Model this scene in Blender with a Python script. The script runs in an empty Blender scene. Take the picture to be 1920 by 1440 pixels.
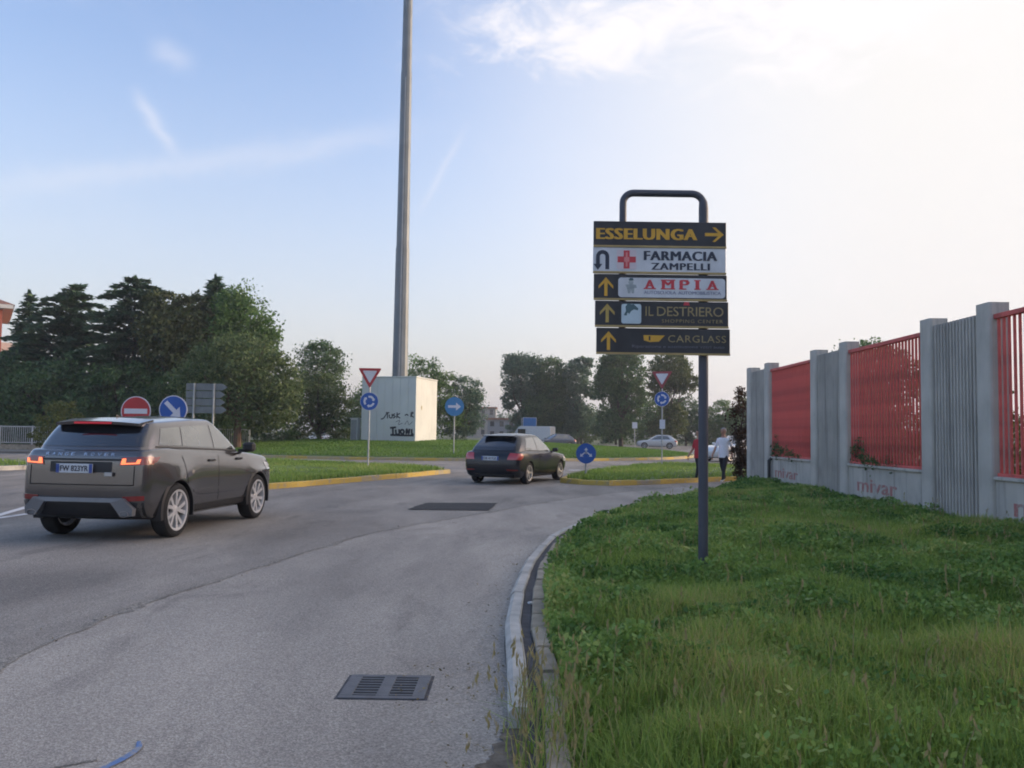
import bpy, bmesh, math, random
import numpy as np
from mathutils import Vector, Matrix, Euler

R_ = math.radians
scene = bpy.context.scene
col = scene.collection
rng = np.random.default_rng(7)
random.seed(7)

# ------------------------------------------------------------------ camera
cam_d = bpy.data.cameras.new('camera')
cam_d.sensor_width = 36.0
cam_d.lens = 30.0
cam_d.clip_start = 0.05
cam_d.clip_end = 4000
cam = bpy.data.objects.new('camera', cam_d)
cam.location = (0, 0, 1.45)
cam.rotation_euler = (R_(90 + 3.29), R_(-0.8), 0)
col.objects.link(cam)
scene.camera = cam

# ------------------------------------------------------------------ light: low hazy evening sun from the right, ahead
SUN_AZ, SUN_EL = R_(75), R_(9)           # azimuth clockwise from +Y (view direction)
SUN = Vector((math.sin(SUN_AZ) * math.cos(SUN_EL), math.cos(SUN_AZ) * math.cos(SUN_EL), math.sin(SUN_EL)))
sd = bpy.data.lights.new('sun', 'SUN')
sd.energy = .60
sd.angle = R_(2.0)
sd.color = (1.0, 0.83, 0.60)
so = bpy.data.objects.new('sun', sd)
so.rotation_euler = SUN.to_track_quat('Z', 'Y').to_euler()
so.location = (60, 30, 40)
col.objects.link(so)

vs = scene.view_settings
vs.view_transform = 'Standard'
vs.look = 'None'
vs.gamma = 1.0
vs.exposure = 1.75
vs.use_curve_mapping = False
scene.cycles.use_denoising = True
scene.cycles.max_bounces = 4
scene.cycles.diffuse_bounces = 2
scene.cycles.use_adaptive_sampling = True
scene.cycles.adaptive_threshold = .02
scene.cycles.caustics_reflective = False
scene.cycles.caustics_refractive = False
scene.cycles.filter_width = 1.9
scene.cycles.volume_bounces = 0
scene.cycles.volume_step_rate = 4.0

# ------------------------------------------------------------------ world: Nishita sky, thin clouds and vapour trails
world = bpy.data.worlds.new('World')
scene.world = world
world.use_nodes = True
wt = world.node_tree
wt.nodes.clear()
WN, WL = wt.nodes, wt.links


def wmath(op, a, b=None, c=None, clamp=False):
    n = WN.new('ShaderNodeMath')
    n.operation = op
    n.use_clamp = clamp
    for i, v in enumerate((a, b, c)):
        if v is None:
            continue
        if hasattr(v, 'is_output'):
            WL.new(v, n.inputs[i])
        else:
            n.inputs[i].default_value = v
    return n.outputs[0]


def wvec(op, a, b):
    n = WN.new('ShaderNodeVectorMath')
    n.operation = op
    for i, v in enumerate((a, b)):
        if hasattr(v, 'is_output'):
            WL.new(v, n.inputs[i])
        else:
            n.inputs[i].default_value = v
    return n.outputs['Value'] if op in ('DOT_PRODUCT', 'LENGTH') else n.outputs[0]


def wsmooth(v, lo, hi):
    n = WN.new('ShaderNodeMapRange')
    n.interpolation_type = 'SMOOTHSTEP'
    WL.new(v, n.inputs['Value'])
    n.inputs['From Min'].default_value = lo
    n.inputs['From Max'].default_value = hi
    return n.outputs['Result']


wtc = WN.new('ShaderNodeTexCoord')
wdir = wtc.outputs['Generated']
sky = WN.new('ShaderNodeTexSky')
sky.sky_type = 'NISHITA'
sky.sun_disc = False
sky.sun_elevation = SUN_EL
sky.sun_rotation = SUN_AZ
sky.altitude = 0
sky.air_density = 1.0
sky.dust_density = 3.4
sky.ozone_density = 2.5


def wnoise(scale, detail=5, rough=.55, vec=None, dist=0.0):
    n = WN.new('ShaderNodeTexNoise')
    n.inputs['Scale'].default_value = scale
    n.inputs['Detail'].default_value = detail
    n.inputs['Roughness'].default_value = rough
    n.inputs['Distortion'].default_value = dist
    WL.new(vec if vec is not None else wdir, n.inputs['Vector'])
    return n.outputs['Fac']


squash = WN.new('ShaderNodeMapping')
squash.inputs['Scale'].default_value = (1.0, 1.0, 1.9)
squash.inputs['Rotation'].default_value = (0, R_(-14), 0)
WL.new(wdir, squash.inputs['Vector'])
svec = squash.outputs[0]
nz = wnoise(12.0, 9, .64, svec, .6)
nz2 = wnoise(3.2, 3, .5, svec)
# broad thin cloud, thickest towards the sun's side and above the haze layer
sunward = wvec('DOT_PRODUCT', wdir, (.914, .407, .30))
cover = wmath('ADD', nz, wmath('MULTIPLY', wsmooth(sunward, .40, .85), .14))
sep = WN.new('ShaderNodeSeparateXYZ')
WL.new(wdir, sep.inputs[0])
elev = sep.outputs['Z']
band = wsmooth(elev, .32, .43)
cover = wmath('ADD', cover, wmath('MULTIPLY', wmath('SUBTRACT', band, .86), .32))
right_bank = wsmooth(sunward, .50, .90)
cloud = wmath('MULTIPLY', wmath('MULTIPLY', wsmooth(cover, .45, .74), wmath('SUBTRACT', 1.0, wsmooth(sunward, .74, .92))), wsmooth(sunward, .33, .50))


def streak(a, b, w, strength, fade=.25):
    a, b = Vector(a).normalized(), Vector(b).normalized()
    n = a.cross(b).normalized()
    m = (a + b).normalized()
    al = (b - a).normalized()
    half = (b - a).length / 2
    wob = wmath('ADD', wmath('MULTIPLY', wmath('SUBTRACT', nz2, .5), w * 2.5), wmath('MULTIPLY', wmath('SUBTRACT', nz, .5), w * 3.0))
    d = wmath('ADD', wvec('DOT_PRODUCT', wdir, n), wob)
    prof = wmath('POWER', 2.718, wmath('MULTIPLY', wmath('MULTIPLY', d, d), -1.0 / (w * w)))
    t = wmath('ABSOLUTE', wmath('SUBTRACT', wvec('DOT_PRODUCT', wdir, al), m.dot(al)))
    ends = wmath('SUBTRACT', 1.0, wsmooth(t, half * (1 - fade), half * (1 + fade)))
    front = wsmooth(wvec('DOT_PRODUCT', wdir, m), .2, .5)
    return wmath('MULTIPLY', wmath('MULTIPLY', wmath('MULTIPLY', prof, ends), front), strength)


trails = streak((-.508, .829, .233), (-.135, .934, .331), .013, .20, .4)
trails = wmath('ADD', trails, streak((-.387, .857, .340), (-.361, .885, .295), .007, .32, .6))
trails = wmath('ADD', trails, streak((-.370, .850, .386), (-.340, .862, .378), .010, .24, .9))
trails = wmath('ADD', trails, streak((-.063, .941, .332), (-.104, .961, .258), .004, .20, .6))
wisp = wmath('MULTIPLY', wsmooth(nz2, .52, .75), .12)
total = wmath('ADD', wmath('ADD', wmath('MULTIPLY', cloud, .85), trails), wisp, clamp=True)

SKY_K = .15


def wmix(fac, base, c):
    n = WN.new('ShaderNodeMix')
    n.data_type = 'RGBA'
    WL.new(fac, n.inputs[0])
    WL.new(base, n.inputs[6])
    n.inputs[7].default_value = (c[0] / SKY_K, c[1] / SKY_K, c[2] / SKY_K, 1)
    return n.outputs[2]


wb = WN.new('ShaderNodeMix')            # camera white balance of the sky
wb.data_type = 'RGBA'
wb.blend_type = 'MULTIPLY'
wb.inputs[0].default_value = 1.0
WL.new(sky.outputs[0], wb.inputs[6])
wb.inputs[7].default_value = (1.10, .945, .97, 1)
# thin high haze evens out the sky on the sun's side, except in the aureole close round the sun itself
aureole = wsmooth(wvec('DOT_PRODUCT', wdir, tuple(SUN)), .80, .97)
veil = wmath('MULTIPLY', wmath('MULTIPLY', wsmooth(sunward, .30, .84), .94), wmath('SUBTRACT', 1.0, aureole))
veiled = wmix(veil, wb.outputs[2], (.302, .292, .280))
clouded = wmix(total, veiled, (.325, .312, .318))
# ground-haze: pale air low over the horizon all around
hz = wmath('MULTIPLY', wmath('SUBTRACT', 1.0, wsmooth(elev, -.02, .47)), .62)
mix2 = WN.new('ShaderNodeMix')
mix2.data_type = 'RGBA'
WL.new(hz, mix2.inputs[0])
WL.new(clouded, mix2.inputs[6])
mix2.inputs[7].default_value = (.257 / SKY_K, .252 / SKY_K, .263 / SKY_K, 1)
bg = WN.new('ShaderNodeBackground')
bg.inputs['Strength'].default_value = SKY_K
WL.new(mix2.outputs[2], bg.inputs['Color'])
wo = WN.new('ShaderNodeOutputWorld')
WL.new(bg.outputs[0], wo.inputs['Surface'])


# ================================================================== helpers
def lin(c):
    return tuple(((v / 12.92) if v <= .04045 else ((v + .055) / 1.055) ** 2.4) for v in c)


_mats = {}


def mat(name, c, rough=.6, metal=0.0, var=.12, scale=6.0, bump=0.0, bscale=60.0, spec=.5, coat=0.0, emit=0.0, detail=4):
    """Principled material with noise-driven colour variation and fine relief."""
    if name in _mats:
        return _mats[name]
    m = bpy.data.materials.new(name)
    m.use_nodes = True
    t = m.node_tree
    b = t.nodes['Principled BSDF']
    b.inputs['Roughness'].default_value = rough
    b.inputs['Metallic'].default_value = metal
    b.inputs['Specular IOR Level'].default_value = spec
    b.inputs['Coat Weight'].default_value = coat
    b.inputs['Coat Roughness'].default_value = .06
    b.inputs['Base Color'].default_value = (*c, 1)
    tc = t.nodes.new('ShaderNodeTexCoord')
    if var > 0:
        n = t.nodes.new('ShaderNodeTexNoise')
        n.inputs['Scale'].default_value = scale
        n.inputs['Detail'].default_value = detail
        t.links.new(tc.outputs['Object'], n.inputs['Vector'])
        r = t.nodes.new('ShaderNodeValToRGB')
        r.color_ramp.elements[0].position = .3
        r.color_ramp.elements[1].position = .7
        r.color_ramp.elements[0].color = (*[max(0, v * (1 - var)) for v in c], 1)
        r.color_ramp.elements[1].color = (*[min(1, v * (1 + var)) for v in c], 1)
        t.links.new(n.outputs['Fac'], r.inputs[0])
        t.links.new(r.outputs[0], b.inputs['Base Color'])
    if emit > 0:
        b.inputs['Emission Color'].default_value = (*c, 1)
        b.inputs['Emission Strength'].default_value = emit
    if bump > 0:
        n2 = t.nodes.new('ShaderNodeTexNoise')
        n2.inputs['Scale'].default_value = bscale
        n2.inputs['Detail'].default_value = 3
        t.links.new(tc.outputs['Object'], n2.inputs['Vector'])
        bp = t.nodes.new('ShaderNodeBump')
        bp.inputs['Strength'].default_value = bump
        bp.inputs['Distance'].default_value = .01
        t.links.new(n2.outputs['Fac'], bp.inputs['Height'])
        t.links.new(bp.outputs[0], b.inputs['Normal'])
    _mats[name] = m
    return m


def leaf_mat(name, dark, light, trans=.35, rough=.55, dry=None):
    """Foliage: colour picked per leaf from the rnd attribute, some light let through."""
    if name in _mats:
        return _mats[name]
    m = bpy.data.materials.new(name)
    m.use_nodes = True
    t = m.node_tree
    b = t.nodes['Principled BSDF']
    b.inputs['Roughness'].default_value = rough
    b.inputs['Specular IOR Level'].default_value = .25
    a = t.nodes.new('ShaderNodeAttribute')
    a.attribute_name = 'rnd'
    r = t.nodes.new('ShaderNodeValToRGB')
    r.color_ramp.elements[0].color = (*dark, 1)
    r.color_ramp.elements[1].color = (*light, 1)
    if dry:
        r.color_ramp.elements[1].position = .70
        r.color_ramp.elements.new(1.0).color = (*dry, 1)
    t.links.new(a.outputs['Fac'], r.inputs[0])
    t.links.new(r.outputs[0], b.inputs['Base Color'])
    tr = t.nodes.new('ShaderNodeBsdfTranslucent')
    t.links.new(r.outputs[0], tr.inputs['Color'])
    mx = t.nodes.new('ShaderNodeMixShader')
    mx.inputs[0].default_value = trans
    t.links.new(b.outputs[0], mx.inputs[1])
    t.links.new(tr.outputs[0], mx.inputs[2])
    t.links.new(mx.outputs[0], t.nodes['Material Output'].inputs['Surface'])
    _mats[name] = m
    return m


def tag(o, label=None, cat=None, group=None, kind=None):
    if label:
        o['label'] = label
    if cat:
        o['category'] = cat
    if group:
        o['group'] = group
    if kind:
        o['kind'] = kind
    return o


def empty(name, loc=(0, 0, 0), rz=0.0):
    o = bpy.data.objects.new(name, None)
    o.empty_display_size = .2
    o.location = loc
    o.rotation_euler = (0, 0, rz)
    col.objects.link(o)
    return o


def link(name, me, parent=None, loc=None, rot=None):
    o = bpy.data.objects.new(name, me)
    col.objects.link(o)
    if parent is not None:
        o.parent = parent
    if loc is not None:
        o.location = loc
    if rot is not None:
        o.rotation_euler = rot
    return o


def copy_tree(o, parent=None):
    c = o.copy()
    col.objects.link(c)
    c.parent = parent
    for ch in list(o.children):
        copy_tree(ch, c)
    return c


class MB:
    """Collects faces, builds one mesh object."""

    def __init__(s):
        s.v, s.f, s.mi = [], [], []

    def add(s, vs, fs, mi=0):
        o = len(s.v)
        s.v += [tuple(p) for p in vs]
        s.f += [tuple(i + o for i in f) for f in fs]
        s.mi += [mi] * len(fs)
        return s

    def box(s, c, size, rot=None, mi=0, bev=0.0):
        hx, hy, hz = (d / 2 for d in size)
        if bev > 0:
            bm = bmesh.new()
            bmesh.ops.create_cube(bm, size=1)
            bmesh.ops.scale(bm, vec=size, verts=bm.verts)
            bmesh.ops.bevel(bm, geom=bm.edges[:], offset=bev, segments=1, affect='EDGES')
            bm.verts.index_update()
            vs = [v.co.copy() for v in bm.verts]
            fs = [[v.index for v in f.verts] for f in bm.faces]
            bm.free()
        else:
            vs = [Vector((x * hx, y * hy, z * hz)) for x in (-1, 1) for y in (-1, 1) for z in (-1, 1)]
            fs = [(0, 1, 3, 2), (4, 6, 7, 5), (0, 4, 5, 1), (2, 3, 7, 6), (0, 2, 6, 4), (1, 5, 7, 3)]
        if rot is not None:
            m = Euler(rot).to_matrix() if not isinstance(rot, Matrix) else rot
            vs = [m @ v for v in vs]
        c = Vector(c)
        return s.add([v + c for v in vs], fs, mi)

    def tube(s, path, r, n=10, cap=True, mi=0):
        path = [Vector(p) for p in path]
        rs = list(r) if hasattr(r, '__len__') else [r] * len(path)
        vs, fs = [], []
        up = Vector((0, 0, 1))
        prev = None
        for i, p in enumerate(path):
            d = (path[min(i + 1, len(path) - 1)] - path[max(i - 1, 0)]).normalized()
            if prev is None:
                a = d.cross(up if abs(d.z) < .9 else Vector((1, 0, 0))).normalized()
            else:
                a = (prev - d * prev.dot(d)).normalized()
            prev = a
            b = d.cross(a)
            for k in range(n):
                t = 2 * math.pi * k / n
                vs.append(p + (a * math.cos(t) + b * math.sin(t)) * rs[i])
        for i in range(len(path) - 1):
            for k in range(n):
                k2 = (k + 1) % n
                fs.append((i * n + k, i * n + k2, (i + 1) * n + k2, (i + 1) * n + k))
        if cap:
            fs.append(tuple(range(n - 1, -1, -1)))
            fs.append(tuple((len(path) - 1) * n + k for k in range(n)))
        return s.add(vs, fs, mi)

    def prism(s, pts, h, mat4=None, mi=0):
        """polygon pts (x,y) extruded from z=0 to h, then moved by mat4"""
        n = len(pts)
        vs = [Vector((x, y, 0)) for x, y in pts] + [Vector((x, y, h)) for x, y in pts]
        fs = [tuple(range(n - 1, -1, -1)), tuple(range(n, 2 * n))]
        fs += [(i, (i + 1) % n, n + (i + 1) % n, n + i) for i in range(n)]
        if mat4 is not None:
            vs = [mat4 @ v for v in vs]
        return s.add(vs, fs, mi)

    def lathe(s, prof, n=32, axis='Z', mi=0, mat4=None):
        """profile of (r, h) spun about the axis"""
        vs, fs = [], []
        for r, h in prof:
            for k in range(n):
                t = 2 * math.pi * k / n
                if axis == 'Z':
                    vs.append(Vector((r * math.cos(t), r * math.sin(t), h)))
                else:
                    vs.append(Vector((r * math.cos(t), h, r * math.sin(t))))
        m = len(prof)
        for i in range(m - 1):
            for k in range(n):
                k2 = (k + 1) % n
                fs.append((i * n + k, i * n + k2, (i + 1) * n + k2, (i + 1) * n + k))
        if mat4 is not None:
            vs = [mat4 @ v for v in vs]
        return s.add(vs, fs, mi)

    def mesh(s, name, mats, smooth=False):
        me = bpy.data.meshes.new(name)
        me.from_pydata([tuple(v) for v in s.v], [], s.f)
        mats = mats if isinstance(mats, (list, tuple)) else [mats]
        for m in mats:
            me.materials.append(m)
        if len(mats) > 1:
            me.polygons.foreach_set('material_index', s.mi)
        bm = bmesh.new()
        bm.from_mesh(me)
        bmesh.ops.recalc_face_normals(bm, faces=bm.faces)
        bm.to_mesh(me)
        bm.free()
        if smooth:
            me.polygons.foreach_set('use_smooth', [True] * len(me.polygons))
            me.set_sharp_from_angle(angle=R_(35))
        me.update()
        return me

    def build(s, name, mats, parent=None, smooth=False, loc=None, rot=None):
        return link(name, s.mesh(name, mats, smooth), parent, loc, rot)


def np_mesh(name, verts, faces, mats, rnd=None, smooth=False):
    """fast mesh from numpy arrays; faces (F,3) or (F,4); rnd per vertex"""
    me = bpy.data.meshes.new(name)
    nv, nf, k = len(verts), len(faces), faces.shape[1]
    me.vertices.add(nv)
    me.vertices.foreach_set('co', np.ascontiguousarray(verts, dtype=np.float32).ravel())
    me.loops.add(nf * k)
    me.loops.foreach_set('vertex_index', np.ascontiguousarray(faces, dtype=np.int32).ravel())
    me.polygons.add(nf)
    me.polygons.foreach_set('loop_start', np.arange(0, nf * k, k, dtype=np.int32))
    if smooth:
        me.polygons.foreach_set('use_smooth', np.ones(nf, dtype=bool))
    if rnd is not None:
        at = me.attributes.new('rnd', 'FLOAT', 'POINT')
        at.data.foreach_set('value', np.ascontiguousarray(rnd, dtype=np.float32))
    me.materials.append(mats)
    me.update(calc_edges=True)
    return me


def vnoise(x, y, scale, seed):
    """smooth 2D value noise, 0..1"""
    g = np.random.default_rng(seed).random((64, 64))
    u, v = x / scale, y / scale
    i, j = np.floor(u).astype(int), np.floor(v).astype(int)
    a, b = u - i, v - j
    a, b = a * a * (3 - 2 * a), b * b * (3 - 2 * b)
    G = lambda p, q: g[p % 64, q % 64]
    return (G(i, j) * (1 - a) + G(i + 1, j) * a) * (1 - b) + (G(i, j + 1) * (1 - a) + G(i + 1, j + 1) * a) * b


def text_geo(body, size=1.0, bold=0.0, sx=1.0, shear=0.0, space=1.0, depth=.002, center=True):
    """verts and faces of lettering, lying in XY, centred on the origin"""
    cu = bpy.data.curves.new('lettering', 'FONT')
    cu.body = body
    cu.size = size
    cu.offset = bold
    cu.shear = shear
    cu.space_character = space
    cu.resolution_u = 3
    cu.extrude = depth
    o = bpy.data.objects.new('lettering', cu)
    col.objects.link(o)
    bpy.context.view_layer.update()
    me = bpy.data.meshes.new_from_object(o.evaluated_get(bpy.context.evaluated_depsgraph_get()))
    vs = [v.co.copy() for v in me.vertices]
    fs = [tuple(p.vertices) for p in me.polygons]
    bpy.data.objects.remove(o)
    bpy.data.curves.remove(cu)
    bpy.data.meshes.remove(me)
    x0, x1 = min(v.x for v in vs), max(v.x for v in vs)
    y0, y1 = min(v.y for v in vs), max(v.y for v in vs)
    cx, cy = ((x0 + x1) / 2, (y0 + y1) / 2) if center else (x0, y0)
    vs = [Vector(((v.x - cx) * sx, v.y - cy, v.z)) for v in vs]
    return vs, fs, (x1 - x0) * sx, y1 - y0


def fit_text(body, w, h, bold=0.0, shear=0.0, space=1.0, depth=.002):
    """lettering stretched to w x h"""
    vs, fs, tw, th = text_geo(body, 1.0, bold, 1.0, shear, space, 1.0)
    return [Vector((v.x * w / tw, v.y * h / th, v.z * depth)) for v in vs], fs


def frame(o, x, y):
    """matrix with columns x, y, x cross y at origin o"""
    x, y = Vector(x).normalized(), Vector(y).normalized()
    z = x.cross(y)
    m = Matrix((x, y, z)).transposed().to_4x4()
    m.translation = Vector(o)
    return m
# ================================================================== ground, roads, kerbs
def asphalt(name, base, speck, dark, aggr=150.0, sp_amt=.5, patch=.35):
    m = bpy.data.materials.new(name)
    m.use_nodes = True
    t = m.node_tree
    N, L = t.nodes, t.links
    b = N['Principled BSDF']
    b.inputs['Roughness'].default_value = .86
    b.inputs['Specular IOR Level'].default_value = .35
    tc = N.new('ShaderNodeTexCoord')

    def noise(sc, det, ro=.6, vec=None, dist=0.0):
        n = N.new('ShaderNodeTexNoise')
        n.inputs['Scale'].default_value = sc
        n.inputs['Detail'].default_value = det
        n.inputs['Roughness'].default_value = ro
        n.inputs['Distortion'].default_value = dist
        L.new(vec or tc.outputs['Object'], n.inputs['Vector'])
        return n.outputs['Fac']

    def ramp(f, p0, p1, c0, c1):
        r = N.new('ShaderNodeValToRGB')
        r.color_ramp.elements[0].position = p0
        r.color_ramp.elements[1].position = p1
        r.color_ramp.elements[0].color = (*c0, 1)
        r.color_ramp.elements[1].color = (*c1, 1)
        L.new(f, r.inputs[0])
        return r.outputs[0]

    def mixc(f, a, c, mode='MIX'):
        n = N.new('ShaderNodeMix')
        n.data_type = 'RGBA'
        n.blend_type = mode
        if hasattr(f, 'is_output'):
            L.new(f, n.inputs[0])
        else:
            n.inputs[0].default_value = f
        L.new(a, n.inputs[6])
        L.new(c, n.inputs[7])
        return n.outputs[2]

    v = N.new('ShaderNodeTexVoronoi')
    v.inputs['Scale'].default_value = aggr
    L.new(tc.outputs['Object'], v.inputs['Vector'])
    grain = N.new('ShaderNodeSeparateColor')
    L.new(v.outputs['Color'], grain.inputs[0])
    g = ramp(grain.outputs[0], .15, .95, [c * (1 - sp_amt) for c in base], speck)
    fine = ramp(noise(aggr * .45, 3, .7), .3, .7, (.72, .72, .72), (1.22, 1.22, 1.22))
    c1 = mixc(.8, g, fine, 'MULTIPLY')
    # worn and oil-darkened areas with shapes of their own, stretched along the road
    mp = N.new('ShaderNodeMapping')
    mp.inputs['Scale'].default_value = (1.0, .35, 1.0)
    mp.inputs['Rotation'].default_value = (0, 0, R_(8))
    L.new(tc.outputs['Object'], mp.inputs['Vector'])
    big = ramp(noise(.55, 5, .6, mp.outputs[0], .4), .36, .66, (1 - patch,) * 3, (1.12, 1.11, 1.08))
    c2 = mixc(1.0, c1, big, 'MULTIPLY')
    spots = ramp(noise(1.5, 5, .65, mp.outputs[0], .6), .56, .72, (1, 1, 1), (.62, .62, .63))
    c3 = mixc(.8, c2, spots, 'MULTIPLY')
    L.new(c3, b.inputs['Base Color'])
    bp = N.new('ShaderNodeBump')
    bp.inputs['Strength'].default_value = .5
    bp.inputs['Distance'].default_value = .006
    L.new(v.outputs['Distance'], bp.inputs['Height'])
    L.new(bp.outputs[0], b.inputs['Normal'])
    _mats[name] = m
    return m


M_ROAD = asphalt('asphalt_main', (.320, .291, .262), (.405, .372, .338), (.06, .06, .06), 130, .36, .36)
M_LANE = asphalt('asphalt_worn_lane', (.400, .362, .325), (.480, .440, .395), (.08, .08, .08), 120, .26, .34)
M_PATCH = asphalt('asphalt_fresh_patch', (.036, .036, .040), (.055, .055, .060), (.03, .03, .03), 120, .4, .2)
M_SEAM = asphalt('asphalt_crumbled_seam', (.270, .246, .220), (.38, .35, .31), (.05, .05, .05), 80, .4, .30)
M_SOIL = mat('soil', (.075, .080, .040), .95, var=.5, scale=9, bump=.6, bscale=40)
M_FIELD = mat('field_grass', (.060, .085, .030), .95, var=.35, scale=.25, bump=.4, bscale=8)
M_TURF = mat('turf', (.085, .135, .040), .95, var=.35, scale=2.5, bump=.6, bscale=30)
M_CONC = mat('kerb_concrete', (.42, .405, .375), .88, var=.30, scale=4, bump=.5, bscale=35, detail=8)
M_CONC2 = mat('kerb_concrete_brown', (.31, .265, .205), .9, var=.3, scale=6, bump=.5, bscale=35)
M_PAVE = mat('pavement_concrete', (.30, .29, .27), .9, var=.15, scale=1.5, bump=.2, bscale=30)


def worn_paint(name, c, under, wear=.5, scale=5.0):
    m = bpy.data.materials.new(name)
    m.use_nodes = True
    t = m.node_tree
    b = t.nodes['Principled BSDF']
    b.inputs['Roughness'].default_value = .75
    tc = t.nodes.new('ShaderNodeTexCoord')
    n = t.nodes.new('ShaderNodeTexNoise')
    n.inputs['Scale'].default_value = scale
    n.inputs['Detail'].default_value = 8
    n.inputs['Roughness'].default_value = .7
    t.links.new(tc.outputs['Object'], n.inputs['Vector'])
    r = t.nodes.new('ShaderNodeValToRGB')
    e = r.color_ramp.elements
    e[0].position = wear - .12
    e[0].color = (*under, 1)
    e[1].position = wear + .05
    e[1].color = (*c, 1)
    t.links.new(n.outputs['Fac'], r.inputs[0])
    t.links.new(r.outputs[0], b.inputs['Base Color'])
    _mats[name] = m
    return m


M_YEL = worn_paint('kerb_yellow_paint', (.52, .36, .075), (.33, .29, .21), .44, 6)
M_YEL2 = worn_paint('kerb_faded_yellow_paint', (.44, .34, .13), (.34, .30, .24), .52, 5)
M_WHITEP = worn_paint('road_white_paint', (.62, .62, .62), (.16, .16, .17), .42, 4)
M_BLUEP = worn_paint('road_blue_paint', (.10, .19, .40), (.30, .29, .28), .50, 22)


def sheet(name, pts, z, m, sub=0):
    me = bpy.data.meshes.new(name)
    me.from_pydata([(x, y, z) for x, y in pts], [], [tuple(range(len(pts)))])
    me.materials.append(m)
    bm = bmesh.new()
    bm.from_mesh(me)
    bmesh.ops.recalc_face_normals(bm, faces=bm.faces)
    if bm.faces and bm.faces[:][0].normal.z < 0:
        bmesh.ops.reverse_faces(bm, faces=bm.faces)
    bmesh.ops.triangulate(bm, faces=bm.faces)
    bm.to_mesh(me)
    bm.free()
    return tag(link(name, me), kind='structure')


def smooth_poly(pts, per=6, closed=False):
    P = [np.array(p, float) for p in pts]
    n = len(P)
    out = []
    rngi = range(n if closed else n - 1)
    for i in rngi:
        p0 = P[(i - 1) % n] if closed or i > 0 else 2 * P[0] - P[1]
        p1, p2 = P[i], P[(i + 1) % n]
        p3 = P[(i + 2) % n] if closed or i + 2 < n else 2 * P[-1] - P[-2]
        for k in range(per):
            t = k / per
            out.append(.5 * ((2 * p1) + (-p0 + p2) * t + (2 * p0 - 5 * p1 + 4 * p2 - p3) * t * t + (-p0 + 3 * p1 - 3 * p2 + p3) * t ** 3))
    if not closed:
        out.append(P[-1])
    return np.array(out)


def resample(P, step):
    d = np.r_[0, np.cumsum(np.linalg.norm(np.diff(P, axis=0), axis=1))]
    n = max(2, int(d[-1] / step) + 1)
    s = np.linspace(0, d[-1], n)
    return np.stack([np.interp(s, d, P[:, 0]), np.interp(s, d, P[:, 1])], 1)


sheet('ground', [(-900, -60), (900, -60), (900, 1500), (-900, 1500)], -.012, M_FIELD)
road_pts = [(-75, -12), (34, -12), (34, 28), (34, 46), (24, 66), (26, 120), (10, 124), (4, 92), (-28, 92), (-40, 58), (-75, 49)]
sheet('road', road_pts, 0.0, M_ROAD)

# kerb line between carriageway and verge (near to far, then round the corner into the side street)
KERB = smooth_poly([(-.05, -6), (-.04, 0), (-.03, 3.4), (.0, 4.85), (-.03, 6.2), (.09, 8.5), (.33, 10.4), (.62, 11.9), (1.12, 13.4),
                    (2.0, 15.9), (3.1, 18.3), (4.4, 20.4), (5.5, 22.4), (6.3, 24.4), (7.6, 25.7), (12, 26.5), (22, 27.6), (34, 28.4)], 6)


def kerb_x(y):
    return np.interp(y, KERB[:, 1], KERB[:, 0])


# worn light lane beside the kerb, its left edge a ragged seam
seam_c = smooth_poly([(-3.35, -6), (-3.2, 0), (-3.1, 3.5), (-3.08, 5.2), (-3.02, 7.0), (-2.62, 9.2), (-1.96, 12.2), (-.6, 15.2),
                      (.9, 18.4), (2.6, 21.3), (4.6, 23.9)], 10)
rag = (vnoise(seam_c[:, 1] * 3, seam_c[:, 0], 1.0, 3) - .5) * .10
lane = [(x + r, y) for (x, y), r in zip(seam_c, rag)] + [tuple(p) for p in KERB[::-1] if p[1] < 24.5]
sheet('lane_surface', lane, .004, M_LANE)


def ribbon(name, pts, widths, z, m, kind='structure', parent=None):
    P = np.array(pts)
    T = np.gradient(P, axis=0)
    T /= np.linalg.norm(T, axis=1)[:, None] + 1e-9
    Nn = np.stack([-T[:, 1], T[:, 0]], 1)
    W = np.array(widths)
    a, b = P + Nn * W[:, :1], P - Nn * W[:, 1:]
    n = len(P)
    v = np.zeros((2 * n, 3))
    v[0::2, :2], v[1::2, :2] = a, b
    v[:, 2] = z
    f = np.array([(2 * i, 2 * i + 1, 2 * i + 3, 2 * i + 2) for i in range(n - 1)])
    o = link(name, np_mesh(name, v, f, m), parent)
    if kind:
        tag(o, kind=kind)
    return o


sp = smooth_poly([tuple(p) for p in seam_c[::2]], 22)
s_n = len(sp)
w1 = .006 + .11 * (vnoise(sp[:, 1] * 2.3, sp[:, 0] * 0, 1.0, 11) * (.35 + vnoise(sp[:, 1] * 9, sp[:, 0] * 0, 1.0, 13))) ** 1.6
w2 = .006 + .10 * (vnoise(sp[:, 1] * 2.9, sp[:, 0] * 0, 1.0, 12) * (.35 + vnoise(sp[:, 1] * 11, sp[:, 0] * 0, 1.0, 14))) ** 1.6
ribbon('asphalt_seam', sp, np.stack([w1, w2], 1), .0075, M_SEAM)

# fresh dark square patch, long dark repair on the carriageway
pq = resample(np.array([(-1.92, 15.93), (-1.72, 17.5), (-.27, 17.7), (-.41, 15.99), (-1.92, 15.93)]), .07)[:-1]
sheet('asphalt_patch', [tuple(p) for p in pq + rng.normal(0, .014, pq.shape)], .0105, M_PATCH)
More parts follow.
